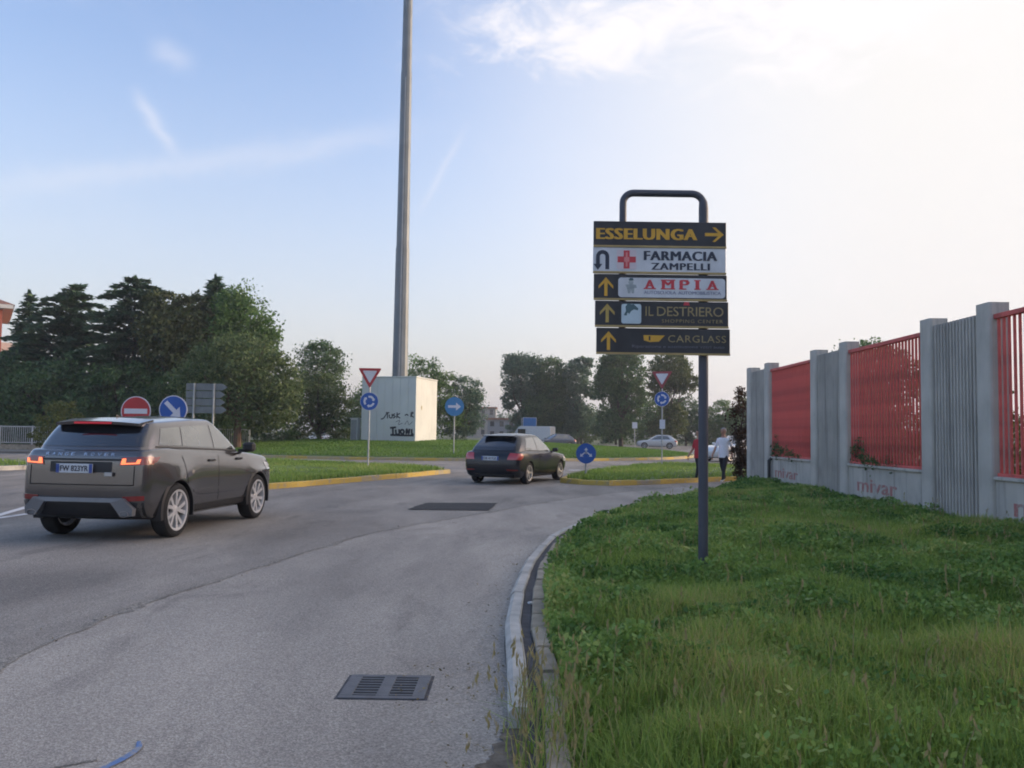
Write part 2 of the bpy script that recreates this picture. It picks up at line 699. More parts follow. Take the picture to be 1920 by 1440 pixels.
# gore markings leading to the left island's nose
mk = [((-8.12, 13.2), (-9.25, 17.6)), ((-8.06, 13.5), (-7.78, 17.2)), ((-7.5, 12.3), (-8.2, 12.9))]
for a, b in mk:
    ribbon('road_marking', [a, ((a[0] + b[0]) / 2, (a[1] + b[1]) / 2), b], [(.07, .07)] * 3, .005, M_WHITEP)
# give-way dashes at the roundabout mouth
for i in range(6):
    x = -1.7 + i * 1.0
    ribbon('road_marking', [(x, 32.2 + i * .5), (x + .25, 32.32 + i * .5), (x + .5, 32.45 + i * .5)], [(.22, .22)] * 3, .005, M_WHITEP)
# blue surveyor's spray mark
bp_ = smooth_poly([(-1.80, 3.45), (-1.74, 3.62), (-1.68, 3.80), (-1.665, 3.93), (-1.70, 4.02)], 5)
ribbon('blue_spray_mark', bp_, [(.006 + .013 * math.sin(math.pi * min(1, (i + 2) / (len(bp_) + 2))),) * 2 for i in range(len(bp_))], .0095, M_BLUEP)
bq_ = smooth_poly([(-2.02, 3.62), (-1.9, 3.72), (-1.78, 3.80)], 4)
ribbon('dark_spray_mark', bq_, [(.008, .008)] * len(bq_), .0095, M_SEAM)


def stone_mesh(name, a, b, wa, wb, h, bev, m, seed):
    """one kerb stone between two points; wa/wb offsets to the left and right of a->b"""
    r = np.random.default_rng(seed)
    a, b = Vector((*a, 0)), Vector((*b, 0))
    d = (b - a)
    L = d.length
    d.normalize()
    n = Vector((-d.y, d.x, 0))
    g = .003
    a, b = a + d * g, b - d * g
    j = r.normal(0, .004, 2)
    h = h + r.normal(0, .004)
    sec = [(wa, -.12), (wa, h - bev), (wa - bev, h), (-wb + bev * .4, h), (-wb, h - bev * .4), (-wb, -.12)]
    mb = MB()
    vs = [a + n * (o + j[0]) + Vector((0, 0, z)) for o, z in sec] + [b + n * (o + j[1]) + Vector((0, 0, z)) for o, z in sec]
    k = len(sec)
    fs = [(i, i + 1, k + i + 1, k + i) for i in range(k - 1)] + [tuple(range(k)), tuple(range(2 * k - 1, k - 1, -1))]
    mb.add(vs, fs)
    return mb.mesh(name, m)


# verge kerb: light concrete stones towards the road
verge_kerb = empty('kerb', (0, 0, 0))
tag(verge_kerb, 'weathered grey concrete kerb along the grass verge', None, kind='structure')
kp = KERB[(KERB[:, 1] > 4.25)]
kp = resample(np.vstack([[0.0, 4.25], kp]), 1.0)
for i in range(len(kp) - 1):
    a, b = kp[i].copy(), kp[i + 1].copy()
    if abs(a[1] - 10.0) < .55:
        a = a + (b - a) * .12
    me = stone_mesh('kerb_stone', a, b, .0, .110, .112, .03, M_CONC, i)
    link('kerb_stone', me, verge_kerb)
edge = resample(np.stack([KERB[:, 0] + .185, KERB[:, 1]], 1)[(KERB[:, 1] > 3.2) & (KERB[:, 1] < 13.5)], .5)
edging = empty('edging', (0, 0, 0))
tag(edging, kind='structure')
for i in range(len(edge) - 1):
    link('edging_stone', stone_mesh('edging_stone', edge[i], edge[i + 1], .0, .10, .118 + .012 * math.sin(i * 2.1), .012, M_CONC2, 300 + i), edging)
# dark grey strip between kerb and edging
gut = np.stack([KERB[:, 0] + .150, KERB[:, 1]], 1)[(KERB[:, 1] > 3.0) & (KERB[:, 1] < 13.5)]
M_DARKBAND = mat('dark_grey_band', (.060, .060, .068), .9, var=.35, scale=10, bump=.5, bscale=50)
ribbon('dark_strip', gut, [(.036, .033)] * len(gut), .085, M_DARKBAND)
# brown dirt spilled on the road at the broken end of the kerb
dp = smooth_poly([(-.16, 3.0), (-.10, 3.55), (.0, 3.95), (.06, 4.3), (.12, 4.5)], 30)
ribbon('spilled_dirt', dp, np.stack([.02 + .05 * vnoise(dp[:, 1] * 9, dp[:, 0], 1, 5) + .05 * vnoise(dp[:, 1] * 45, dp[:, 0], 1, 6), .22 + 0 * dp[:, 0]], 1), .012, mat('dry_dirt', (.150, .125, .098), .95, var=.45, scale=14, bump=.7, bscale=60))


# verge ground
def verge_z(x, y):
    return .075 + .05 * np.clip((x - kerb_x(y)) / 2.5, 0, 1) + .07 * vnoise(x + 50, y, 1.7, 21) * np.clip((x - kerb_x(y) - .3) / .8, 0, 1)


ys = np.linspace(-4, 25.6, 90)
us = np.linspace(0, 1, 34)
Y, U = np.meshgrid(ys, us, indexing='ij')
X0 = kerb_x(Y) + .20
X = X0 + (np.maximum(8.2, X0 + .5) - X0) * U
Z = verge_z(X, Y)
V = np.stack([X, Y, Z], -1).reshape(-1, 3)
idx = np.arange(90 * 34).reshape(90, 34)
F = np.stack([idx[:-1, :-1], idx[1:, :-1], idx[1:, 1:], idx[:-1, 1:]], -1).reshape(-1, 4)[:, ::-1]
tag(link('verge_ground', np_mesh('verge_ground', V, F, M_SOIL, smooth=True)), kind='structure')
sheet('factory_yard', [(7.3, -12), (34, -12), (34, 28.0), (22, 27.2), (12, 26.1), (8.2, 25.5), (7.3, 24.9)], .09, M_PAVE)


def island(name, outline, label, h=.14, crown=.10, kw=.16, paint=True, turf=M_TURF, step=1.0):
    """raised island: kerb stones round a turf bed; returns the outline polygon of the bed"""
    root = empty(name)
    tag(root, label, None, kind='structure')
    P = np.array(outline)
    ring = resample(np.vstack([P, P[:1]]), step)
    c = P.mean(0)
    area = np.sum(P[:, 0] * np.roll(P[:, 1], -1) - np.roll(P[:, 0], -1) * P[:, 1])
    for i in range(len(ring) - 1):
        a, b = ring[i], ring[i + 1]
        if area < 0:
            a, b = b, a
        m = (M_YEL if (hash((name, i)) if False else (i * 7 + len(name)) % 5) != 0 else M_YEL2) if paint else M_CONC
        link('kerb_stone', stone_mesh('kerb_stone', a, b, kw, 0.0, h, .03, m, 1000 + i), root)
    bed = []
    for i in range(len(ring) - 1):
        bed.append(ring[i])
    bed = np.array(bed)
    nr = 6
    vs = [(c[0], c[1], h + crown)]
    fs = []
    n = len(bed)
    for k in range(1, nr + 1):
        t = k / nr
        for p in bed:
            q = c + (p - c) * t * .985
            vs.append((q[0], q[1], h - .02 + (crown + .02) * (1 - t ** 2)))
    mb = MB()
    for j in range(n):
        fs.append((0, 1 + j, 1 + (j + 1) % n))
    for k in range(nr - 1):
        o0, o1 = 1 + k * n, 1 + (k + 1) * n
        for j in range(n):
            fs.append((o0 + j, o1 + j, o1 + (j + 1) % n, o0 + (j + 1) % n))
    mb.add(vs, fs)
    mb.build('turf_bed', turf, root, smooth=True)
    return bed


ISL_L = smooth_poly([(-8.25, 17.7), (-7.45, 18.3), (-5.86, 20.9), (-3.9, 25.6), (-2.55, 29.2), (-2.15, 30.4), (-2.6, 31.0), (-5.0, 33.2), (-9.0, 36.0), (-13.0, 37.6), (-14.0, 36.8), (-12.6, 30), (-10.2, 22.5), (-8.9, 18.3)], 4, True)
ISL_R = smooth_poly([(1.45, 25.4), (1.9, 24.7), (2.7, 24.2), (4.2, 25.2), (5.7, 26.6), (7.4, 27.9), (9.6, 29.1), (14, 30.4), (20, 31.4), (20.5, 33), (13, 36), (8.2, 38.6), (6.2, 38.3), (4.2, 34.2), (2.3, 29.2)], 4, True)
ISL_F = smooth_poly([(-16.3, 28.6), (-17.5, 27.2), (-24, 24.5), (-40, 21), (-41, 25), (-30, 31), (-21, 33.4), (-17.2, 31)], 4, True)
bedL = island('traffic_island', ISL_L, 'long grassy splitter island with yellow kerb ahead of the grey SUV')
bedR = island('traffic_island', ISL_R, 'grassy splitter island with yellow kerb at the mouth of the side street')
bedF = island('traffic_island', ISL_F, 'small grassy island at the left edge of the road', paint=False)

RBC, RBR = np.array((-6.5, 62.3)), 19.4
th = np.linspace(0, 2 * math.pi, 110, endpoint=False)
RING = np.stack([RBC[0] + RBR * np.cos(th), RBC[1] + RBR * np.sin(th)], 1)


def mound_z(x, y):
    r = np.hypot(x - RBC[0], y - RBC[1]) / RBR
    return .14 + .72 * np.clip(1 - r ** 2, 0, 1) ** .8


rb = empty('roundabout_island')
tag(rb, 'large round grassed roundabout island with pale yellow kerb', None, kind='structure')
for i in range(len(RING)):
    a, b = RING[i], RING[(i + 1) % len(RING)]
    if min(a[1], b[1]) > 66:
        continue
    link('kerb_stone', stone_mesh('kerb_stone', a, b, .16, 0, .14, .03, M_YEL2 if i % 3 else M_YEL, 2000 + i), rb)
nr = 14
vs = [(RBC[0], RBC[1], float(mound_z(*RBC)))]
fs = []
for k in range(1, nr + 1):
    t = k / nr * .994
    for p in RING:
        q = RBC + (p - RBC) * t
        vs.append((q[0], q[1], float(mound_z(q[0], q[1])) - (.02 if k == nr else 0)))
n = len(RING)
for j in range(n):
    fs.append((0, 1 + j, 1 + (j + 1) % n))
for k in range(nr - 1):
    o0, o1 = 1 + k * n, 1 + (k + 1) * n
    for j in range(n):
        fs.append((o0 + j, o1 + j, o1 + (j + 1) % n, o0 + (j + 1) % n))
MB().add(vs, fs).build('turf_mound', M_TURF, rb, smooth=True)

# pavement on the far left behind the road
sheet('pavement', [(-75, 46.5), (-40, 53.5), (-30, 66), (-33, 68), (-46, 56.5), (-76, 50.5)], .10, M_PAVE)
sheet('pavement_front', [(-75, 42), (-26, 47.2), (-20, 50), (-19.5, 52), (-30, 52), (-75, 49)], .06, M_PAVE)
# ================================================================== factory boundary wall
def streaked(name, c, dark):
    """cast concrete with rain streaks and blotches"""
    m = mat(name, c, .92, var=.16, scale=1.6, bump=.4, bscale=28, detail=7)
    t = m.node_tree
    N, L = t.nodes, t.links
    b = N['Principled BSDF']
    src = b.inputs['Base Color'].links[0].from_socket
    tc = N.new('ShaderNodeTexCoord')
    fac = []
    for sc, lo, hi in (((7.0, 7.0, .35), .52, .74), ((2.2, 2.2, 1.2), .55, .75), ((30.0, 30.0, 1.1), .60, .72)):
        mp = N.new('ShaderNodeMapping')
        mp.inputs['Scale'].default_value = sc
        L.new(tc.outputs['Object'], mp.inputs['Vector'])
        n = N.new('ShaderNodeTexNoise')
        n.inputs['Scale'].default_value = 1.0
        n.inputs['Detail'].default_value = 5
        L.new(mp.outputs[0], n.inputs['Vector'])
        r = N.new('ShaderNodeMapRange')
        r.inputs['From Min'].default_value = lo
        r.inputs['From Max'].default_value = hi
        L.new(n.outputs['Fac'], r.inputs['Value'])
        fac.append(r.outputs[0])
    cur = src
    for f, k in zip(fac, (.75, .5, .45)):
        mx = N.new('ShaderNodeMix')
        mx.data_type = 'RGBA'
        mu = N.new('ShaderNodeMath')
        mu.operation = 'MULTIPLY'
        L.new(f, mu.inputs[0])
        mu.inputs[1].default_value = k
        L.new(mu.outputs[0], mx.inputs[0])
        L.new(cur, mx.inputs[6])
        mx.inputs[7].default_value = (*dark, 1)
        cur = mx.outputs[2]
    L.new(cur, b.inputs['Base Color'])
    return m


M_WALL = streaked('wall_concrete', (.43, .40, .36), (.22, .205, .185))
M_WALL_L = streaked('wall_concrete_post', (.46, .43, .385), (.26, .24, .22))
M_RED = mat('red_fence_paint', (.55, .098, .084), .65, var=.3, scale=3)
M_REDTXT = worn_paint('faded_red_lettering', (.36, .14, .13), (.36, .335, .31), .49, 9)
M_BLACKPIPE = mat('black_plastic', (.015, .015, .017), .5, var=.2)
WX = 6.90
wall = empty('boundary_wall', (WX, 0, 0))
tag(wall, 'grey concrete factory wall with ribbed piers and red railings beside the verge', 'wall')


def post_mesh():
    # rounded-front square pillar, 0.42 long, projecting to the road side
    pts = [(.22, -.19), (-.03, -.19), (-.06, -.175), (-.075, -.14), (-.075, .14), (-.06, .175), (-.03, .19), (.22, .19)]
    mb = MB()
    mb.prism([(x, y) for x, y in pts], 3.43 + .3, Matrix.Translation((0, 0, -.3)))
    me = mb.mesh('pillar', M_WALL_L)
    return me


def rib_mesh(L):
    # corrugated concrete panel running along y
    n = int(L / .09)
    prof = []
    for i in range(n):
        y = -L / 2 + L * i / n
        s = L / n
        prof += [(-.03, y), (-.03, y + s * .42), (.015, y + s * .55), (.015, y + s * .9)]
    prof.append((-.03, L / 2))
    pts = prof + [(.18, L / 2), (.18, -L / 2)]
    return MB().prism(pts, 3.30 + .3, Matrix.Translation((0, 0, -.3))).mesh('ribbed_panel', M_WALL)


PM = post_mesh()
RM = rib_mesh(1.34)
PER = 5.30
BARM = MB().box((0, 0, 0), (.036, .032, 2.26), bev=.004).mesh('bar', M_RED)
for k in range(-1, 4):
    y1 = 24.9 - k * PER           # far end of this pier group
    if k == -1:
        continue
    link('pillar', PM, wall, (0, y1 - .19, 0))
    link('ribbed_panel', RM, wall, (0, y1 - 1.06, 0))
    link('pillar', PM, wall, (0, y1 - 2.12 + .19, 0))
    # railing bay
    ya, yb = y1 - 2.12, y1 - PER
    mid, L = (ya + yb) / 2, ya - yb
    par = MB().box((0.10, 0, .44 - .15), (.24, L + .02, .88 + .3))
    par.box((0.09, 0, .905), (.30, L - .01, .05), bev=.008)
    p = par.build('parapet', M_WALL, wall, loc=(0, mid, 0))
    vs, fs = fit_text('mivar', 1.75, .25, bold=.012, depth=.003)
    xt, zt = -.0225, .53
    m4 = frame((xt, .28, zt), (0, -1, 0), (0, 0, 1))
    link('lettering', MB().add([m4 @ v for v in vs], fs).mesh('lettering', M_REDTXT), p)
    rl = MB().box((0.03, 0, 3.215), (.09, L - .01, .07), bev=.006)
    rl.box((0.03, 0, .955), (.05, L - .01, .045))
    r = rl.build('railing', M_RED, wall, loc=(0, mid, 0))
    nb = 25
    for i in range(nb):
        yy = -L / 2 + L * (i + .5) / nb
        link('bar', BARM, r, (0.03, yy, 2.085))
# pier group nearest the camera's right
y1 = 24.9 - 4 * PER
link('pillar', PM, wall, (0, y1 - .19, 0))
link('ribbed_panel', RM, wall, (0, y1 - 1.06, 0))
link('pillar', PM, wall, (0, y1 - 2.12 + .19, 0))
pipe = MB().tube([(WX - .10, 22.62, .1), (WX - .10, 22.62, .82), (WX - .02, 22.62, .9)], .045, 8)
tag(pipe.build('drain_pipe', M_BLACKPIPE, smooth=True), 'short black drain pipe at the foot of the factory wall', 'pipe')

# low red-clad factory building behind the wall, seen through the railings
M_REDCLAD = mat('red_cladding', (.36, .05, .045), .55, var=.12, scale=2)
M_PALECLAD = mat('pale_cladding', (.42, .36, .36), .7, var=.12, scale=2)
M_GLASSD = mat('dark_glass', (.02, .025, .03), .08, var=0, spec=.8)
fac = empty('factory_building', (20, 5, .09))
tag(fac, 'low red-clad factory building behind the red railings', 'building')
MB().box((6, 0, .7), (12, 44, 1.4)).build('plinth', M_PALECLAD, fac)
fb = MB()
for i in range(54):
    fb.box((5.97, -21.6 + i * .807, 3.15), (11.9 + (.06 if i % 2 else 0), .80, 3.5))
fb.build('cladding', M_REDCLAD, fac)
MB().box((6, 0, 4.98), (12.3, 44.3, .16)).build('roof', M_WALL, fac)
for i in range(7):
    w = MB().box((-.035, -18.6 + i * 6.2, 2.6), (.06, 2.6, 1.0)).build('window', M_GLASSD, fac)
    MB().box((-.045, -18.6 + i * 6.2, 2.6), (.09, .06, 1.06)).box((-.045, -18.6 + i * 6.2, 2.07), (.10, 2.7, .06)).build('frame', M_PALECLAD, w)

# ================================================================== mast and kiosk on the roundabout
M_GALV = mat('galvanised_steel', (.34, .36, .38), .5, metal=.35, var=.15, scale=2.5)
M_MAST = mat('mast_steel', (.17, .19, .205), .55, metal=.25, var=.15, scale=.8)
mast = empty('light_mast', (-8.28, 62.5, .80))
tag(mast, 'very tall tapering steel light mast rising behind the white kiosk', 'mast')
mb = MB()
NS = 12
secs = [(0, .60), (14.2, .505), (14.2, .475), (27.5, .405), (27.5, .38), (38.5, .31)]
vs, fs = [], []
for z, r in secs:
    for k in range(NS):
        a = 2 * math.pi * (k + .5) / NS
        vs.append((r * math.cos(a), r * math.sin(a), z))
for i in range(len(secs) - 1):
    for k in range(NS):
        fs.append((i * NS + k, i * NS + (k + 1) % NS, (i + 1) * NS + (k + 1) % NS, (i + 1) * NS + k))
fs.append(tuple(range((len(secs) - 1) * NS, len(secs) * NS)))
mb.add(vs, fs)
mb.build('shaft', M_MAST, mast)
MB().tube([(.0, -.62, 0), (.0, -.40, 27)], .035, 6).build('cable_duct', M_GALV, mast)
MB().lathe([(.0, -.02), (.95, -.02), (.95, .05), (.55, .05)], 24).build('base_flange', M_GALV, mast)
hd = MB().lathe([(1.5, 38.2), (1.62, 38.2), (1.62, 38.4), (1.5, 38.4), (1.5, 38.2)], 28)
for k in range(6):
    a = k * math.pi / 3
    hd.box((1.0 * math.cos(a), 1.0 * math.sin(a), 38.3), (1.3, .07, .07), (0, 0, a))
hd.build('head_ring', M_GALV, mast)
for k in range(8):
    a = k * math.pi / 4 + .2
    MB().box((1.9 * math.cos(a), 1.9 * math.sin(a), 38.15), (.55, .42, .22), (0, .5, a), bev=.04).build('floodlight', M_GALV, mast)

M_KIOSK = mat('kiosk_paint', (.62, .64, .61), .7, var=.07, scale=.8, bump=.15, bscale=20)
M_KIOSKD = mat('kiosk_seam', (.28, .30, .30), .8, var=.1)
M_BLACKSPRAY = mat('black_spray', (.025, .028, .035), .8, var=.3, scale=4)
PHI = R_(15)
ki = empty('utility_kiosk', (-6.34, 56.0, .70), -PHI)
# local axes: -x runs along the shaded front face, +y along the sunlit side face
tag(ki, 'tall white metal utility kiosk with black graffiti on the roundabout', 'kiosk')
KW, KD, KH = 3.86, 4.0, 4.32
MB().box((-KW / 2, KD / 2, KH / 2), (KW - .06, KD - .06, KH)).build('core', M_KIOSKD, ki)
nf_ = 7
for i in range(nf_):
    w = KW / nf_
    MB().box((-w * (i + .5), .02, KH / 2 + .02), (w - .012, .05, KH - .10), bev=.006).build('panel', M_KIOSK, ki)
for i in range(4):
    w = KD / 4
    MB().box((-.02, w * (i + .5), KH / 2 + .02), (.05, w - .005, KH - .10), bev=.006).build('panel', M_KIOSK, ki)
    MB().box((-KW + .02, w * (i + .5), KH / 2 + .02), (.05, w - .012, KH - .10), bev=.006).build('panel', M_KIOSK, ki)
MB().box((-KW / 2, KD / 2, KH + .03), (KW + .08, KD + .08, .08), bev=.01).build('roof', M_KIOSK, ki)
MB().box((-KW / 2, KD / 2, .02), (KW + .04, KD + .04, .14), bev=.01).build('plinth', M_KIOSKD, ki)
MB().box((.012, 1.05, 2.35), (.02, .17, .26), bev=.005).build('warning_plate', mat('warning_plate', (.42, .36, .20), .6, var=.3, scale=20), ki)
# graffiti: scrawled strokes on the front face
gr = MB()


def stroke(pts, w, y=-.0085):
    P = smooth_poly(pts, 5)
    T = np.gradient(P, axis=0)
    T /= np.linalg.norm(T, axis=1)[:, None] + 1e-9
    Nn = np.stack([-T[:, 1], T[:, 0]], 1) * w / 2
    a, b = P + Nn, P - Nn
    n = len(P)
    gr.add([(p[0], y, p[1]) for p in a] + [(p[0], y, p[1]) for p in b], [(i, i + 1, n + i + 1, n + i) for i in range(n - 1)])


for k, pts in enumerate([[(-2.45, 1.55), (-2.25, 1.62), (-2.0, 1.95), (-1.98, 1.6)], [(-2.1, 1.98), (-1.85, 1.98)], [(-1.86, 1.86), (-1.82, 1.66), (-1.66, 1.66), (-1.66, 1.9)],
                         [(-1.45, 1.92), (-1.6, 1.82), (-1.42, 1.74), (-1.58, 1.62)], [(-1.3, 2.0), (-1.32, 1.62)], [(-1.1, 1.95), (-1.3, 1.8), (-1.08, 1.62)],
                         [(-.75, 1.8), (-.62, 1.88), (-.5, 1.8)], [(-.32, 1.7), (-.30, 2.0), (-.16, 1.98), (-.3, 1.84), (-.12, 1.68)],
                         [(-1.4, 1.38), (-1.1, 1.48), (-1.2, 1.2), (-.9, 1.3)], [(-.75, 1.2), (-.55, 1.45), (-.45, 1.2), (-.2, 1.4)]]):
    stroke(pts, .075 if k < 8 else .03, -.0085 - .0004 * k)
for k, pts in enumerate([[(-1.78, .98), (-1.35, 1.02)], [(-1.58, 1.0), (-1.56, .58)], [(-1.38, .88), (-1.32, .58), (-1.12, .6), (-1.14, .9)],
                         [(-.92, .9), (-1.04, .75), (-.88, .58), (-.78, .75), (-.92, .9)], [(-.62, .58), (-.6, .92), (-.45, .62), (-.40, .94)], [(-.25, .92), (-.22, .56), (-.1, .6)], [(-1.75, .52), (-.9, .5), (-.1, .5)]]):
    stroke(pts, .13, -.013 - .0004 * k)
gr.build('graffiti', M_BLACKSPRAY, ki)
sb = empty('meter_cabinet', (-10.55, 57.6, .66), -PHI)
tag(sb, 'low grey metal cabinet standing beside the white kiosk', 'cabinet')
MB().box((0, 0, .8), (.50, .5, 1.6), bev=.02).build('body', M_KIOSK, sb)
MB().box((0, -.262, .85), (.42, .02, 1.35), bev=.006).build('door', M_KIOSKD, sb)
MB().box((0, 0, 1.63), (.58, .58, .05), bev=.01).build('roof', M_KIOSK, sb)

# ================================================================== railing, house and far buildings on the left
M_RAIL = mat('railing_paint', (.48, .48, .47), .6, var=.15, scale=4)
rail = empty('street_railing', (-28, 50.0, .10), R_(9))
tag(rail, 'pale metal railing on a low concrete base along the left pavement', 'railing')
MB().box((0, 0, .14), (26, .25, .30)).build('base', M_CONC2, rail)
RP = MB().box((0, 0, .72), (.10, .08, 1.32), bev=.01).mesh('post', M_RAIL)
for i in range(15):
    link('post', RP, rail, (-12.3 + i * 1.75, 0, 0))
for i in range(14):
    pm = MB()
    x0 = -12.3 + i * 1.75
    pm.box((x0 + .875, 0, 1.33), (1.63, .05, .06)).box((x0 + .875, 0, .40), (1.63, .05, .05))
    for j in range(14):
        pm.box((x0 + .14 + j * .113, 0, .86), (.028, .028, .88))
    pm.build('bar_panel', M_RAIL, rail)

M_BRICK = mat('red_render', (.42, .12, .075), .85, var=.2, scale=2.5, bump=.2)
M_WHITER = mat('white_render', (.62, .60, .57), .85, var=.06)
M_TILE = mat('roof_tile', (.25, .12, .08), .85, var=.3, scale=3)
ho = empty('apartment_house', (-45.2, 75, 0), R_(32))
tag(ho, 'red rendered house with white eaves at the left edge behind the conifers', 'house')
MB().box((-8, 6, 5.9), (16, 12, 11.8)).build('wall', M_BRICK, ho)
MB().box((-8, 6, 11.95), (17.6, 13.6, .34)).build('eaves', M_WHITER, ho)
rf = MB()
rf.add([(-16.9, -.8, 12.13), (.9, -.8, 12.13), (.9, 12.8, 12.13), (-16.9, 12.8, 12.13), (-12, 6, 14.6), (-4, 6, 14.6)],
       [(0, 1, 5, 4), (1, 2, 5), (2, 3, 4, 5), (3, 0, 4), (3, 2, 1, 0)])
rf.build('roof', M_TILE, ho)
for fl in range(3):
    for j in range(3):
        w = MB().box((-2.6 - j * 4.6, -.03, 2.6 + fl * 3.3), (1.3, .08, 1.6)).build('window', M_GLASSD, ho)
        MB().box((-2.6 - j * 4.6, -.05, 1.76 + fl * 3.3), (1.6, .16, .08)).build('sill', M_WHITER, w)
for fl in range(3):
    MB().box((.55, 3.5, 1.35 + fl * 3.3), (1.1, 3.4, .16)).box((1.06, 3.5, 1.9 + fl * 3.3), (.08, 3.4, .95)).box((.53, 1.84, 1.9 + fl * 3.3), (1.0, .08, .95)).build('balcony', M_WHITER, ho)

M_FAR = mat('far_render', (.30, .28, .26), .9, var=.1, scale=.3)
M_FAR2 = mat('far_render_grey', (.22, .23, .25), .9, var=.1, scale=.3)


def block(name, x, y, w, d, h, m, label, fl, nw, rz=0.0, roofm=None):
    b = empty(name, (x, y, 0), rz)
    tag(b, label, 'building')
    MB().box((0, d / 2, h / 2), (w, d, h)).build('wall', m, b)
    MB().box((0, d / 2, h + .2), (w + .8, d + .8, .4)).build('roof', roofm or M_TILE, b)
    for f in range(fl):
        for j in range(nw):
            MB().box((-w / 2 + w * (j + .5) / nw, -.04, (f + .6) * h / fl), (w / nw * .42, .12, h / fl * .5)).build('window', M_GLASSD, b)
    return b


block('apartment_block', -9.0, 230, 9, 9, 8.0, M_FAR, 'far pale apartment block showing between the roundabout tree and the poplars', 3, 4)
block('apartment_block', -2.2, 180, 6, 8, 4.2, M_FAR2, 'far grey low building above the dark hatchback', 2, 3)
block('shop_building', 6.5, 150, 10, 8, 3.4, M_FAR, 'far pale low shop behind the white van', 1, 3)
# ================================================================== vehicles
M_TYRE = mat('tyre_rubber', (.016, .016, .017), .85, var=.25, scale=12, bump=.2, bscale=80)
M_ALLOY = mat('alloy', (.62, .62, .63), .35, metal=.45, var=.05)
M_ALLOYD = mat('dull_alloy', (.42, .42, .42), .4, metal=.6, var=.08)
M_HUBDARK = mat('wheel_dark', (.02, .02, .02), .7, var=.1)
M_WELL = mat('wheel_well', (.008, .008, .009), .95, var=.2)
M_TRIM = mat('black_trim', (.018, .018, .020), .55, var=.15, scale=8)
M_CARGLASS = mat('car_glass', (.012, .014, .018), .05, var=0, spec=1.0, coat=1.0)
M_CARGLASS2 = mat('car_side_glass', (.095, .10, .095), .06, var=.25, scale=2.5, spec=1.0, coat=1.0)
M_PLATE = mat('plate_white', (.55, .58, .62), .5, var=.05)
M_PLATEB = mat('plate_blue', (.03, .07, .28), .5, var=.05)
M_INK = mat('plate_ink', (.02, .02, .03), .6, var=.05)
M_CHROME = mat('chrome', (.6, .6, .62), .2, metal=1.0, var=.03)
M_SILVERT = mat('silver_bumper', (.19, .195, .21), .45, metal=.4, var=.06)
M_TAIL = mat('tail_lens_red', (.20, .012, .010), .15, var=.1, spec=.8, coat=.6)
M_TAILON = mat('tail_lamp_lit', (.90, .17, .06), .3, var=0, emit=.62)
M_BRAKEHI = mat('high_brake_lamp', (.30, .010, .02), .3, var=0, emit=.22)
M_HEAD = mat('head_lens', (.5, .52, .55), .08, var=.05, spec=.8, coat=.6)


def pw(*pts):
    xs, ys = zip(*pts)
    return lambda x: float(np.interp(x, xs, ys))


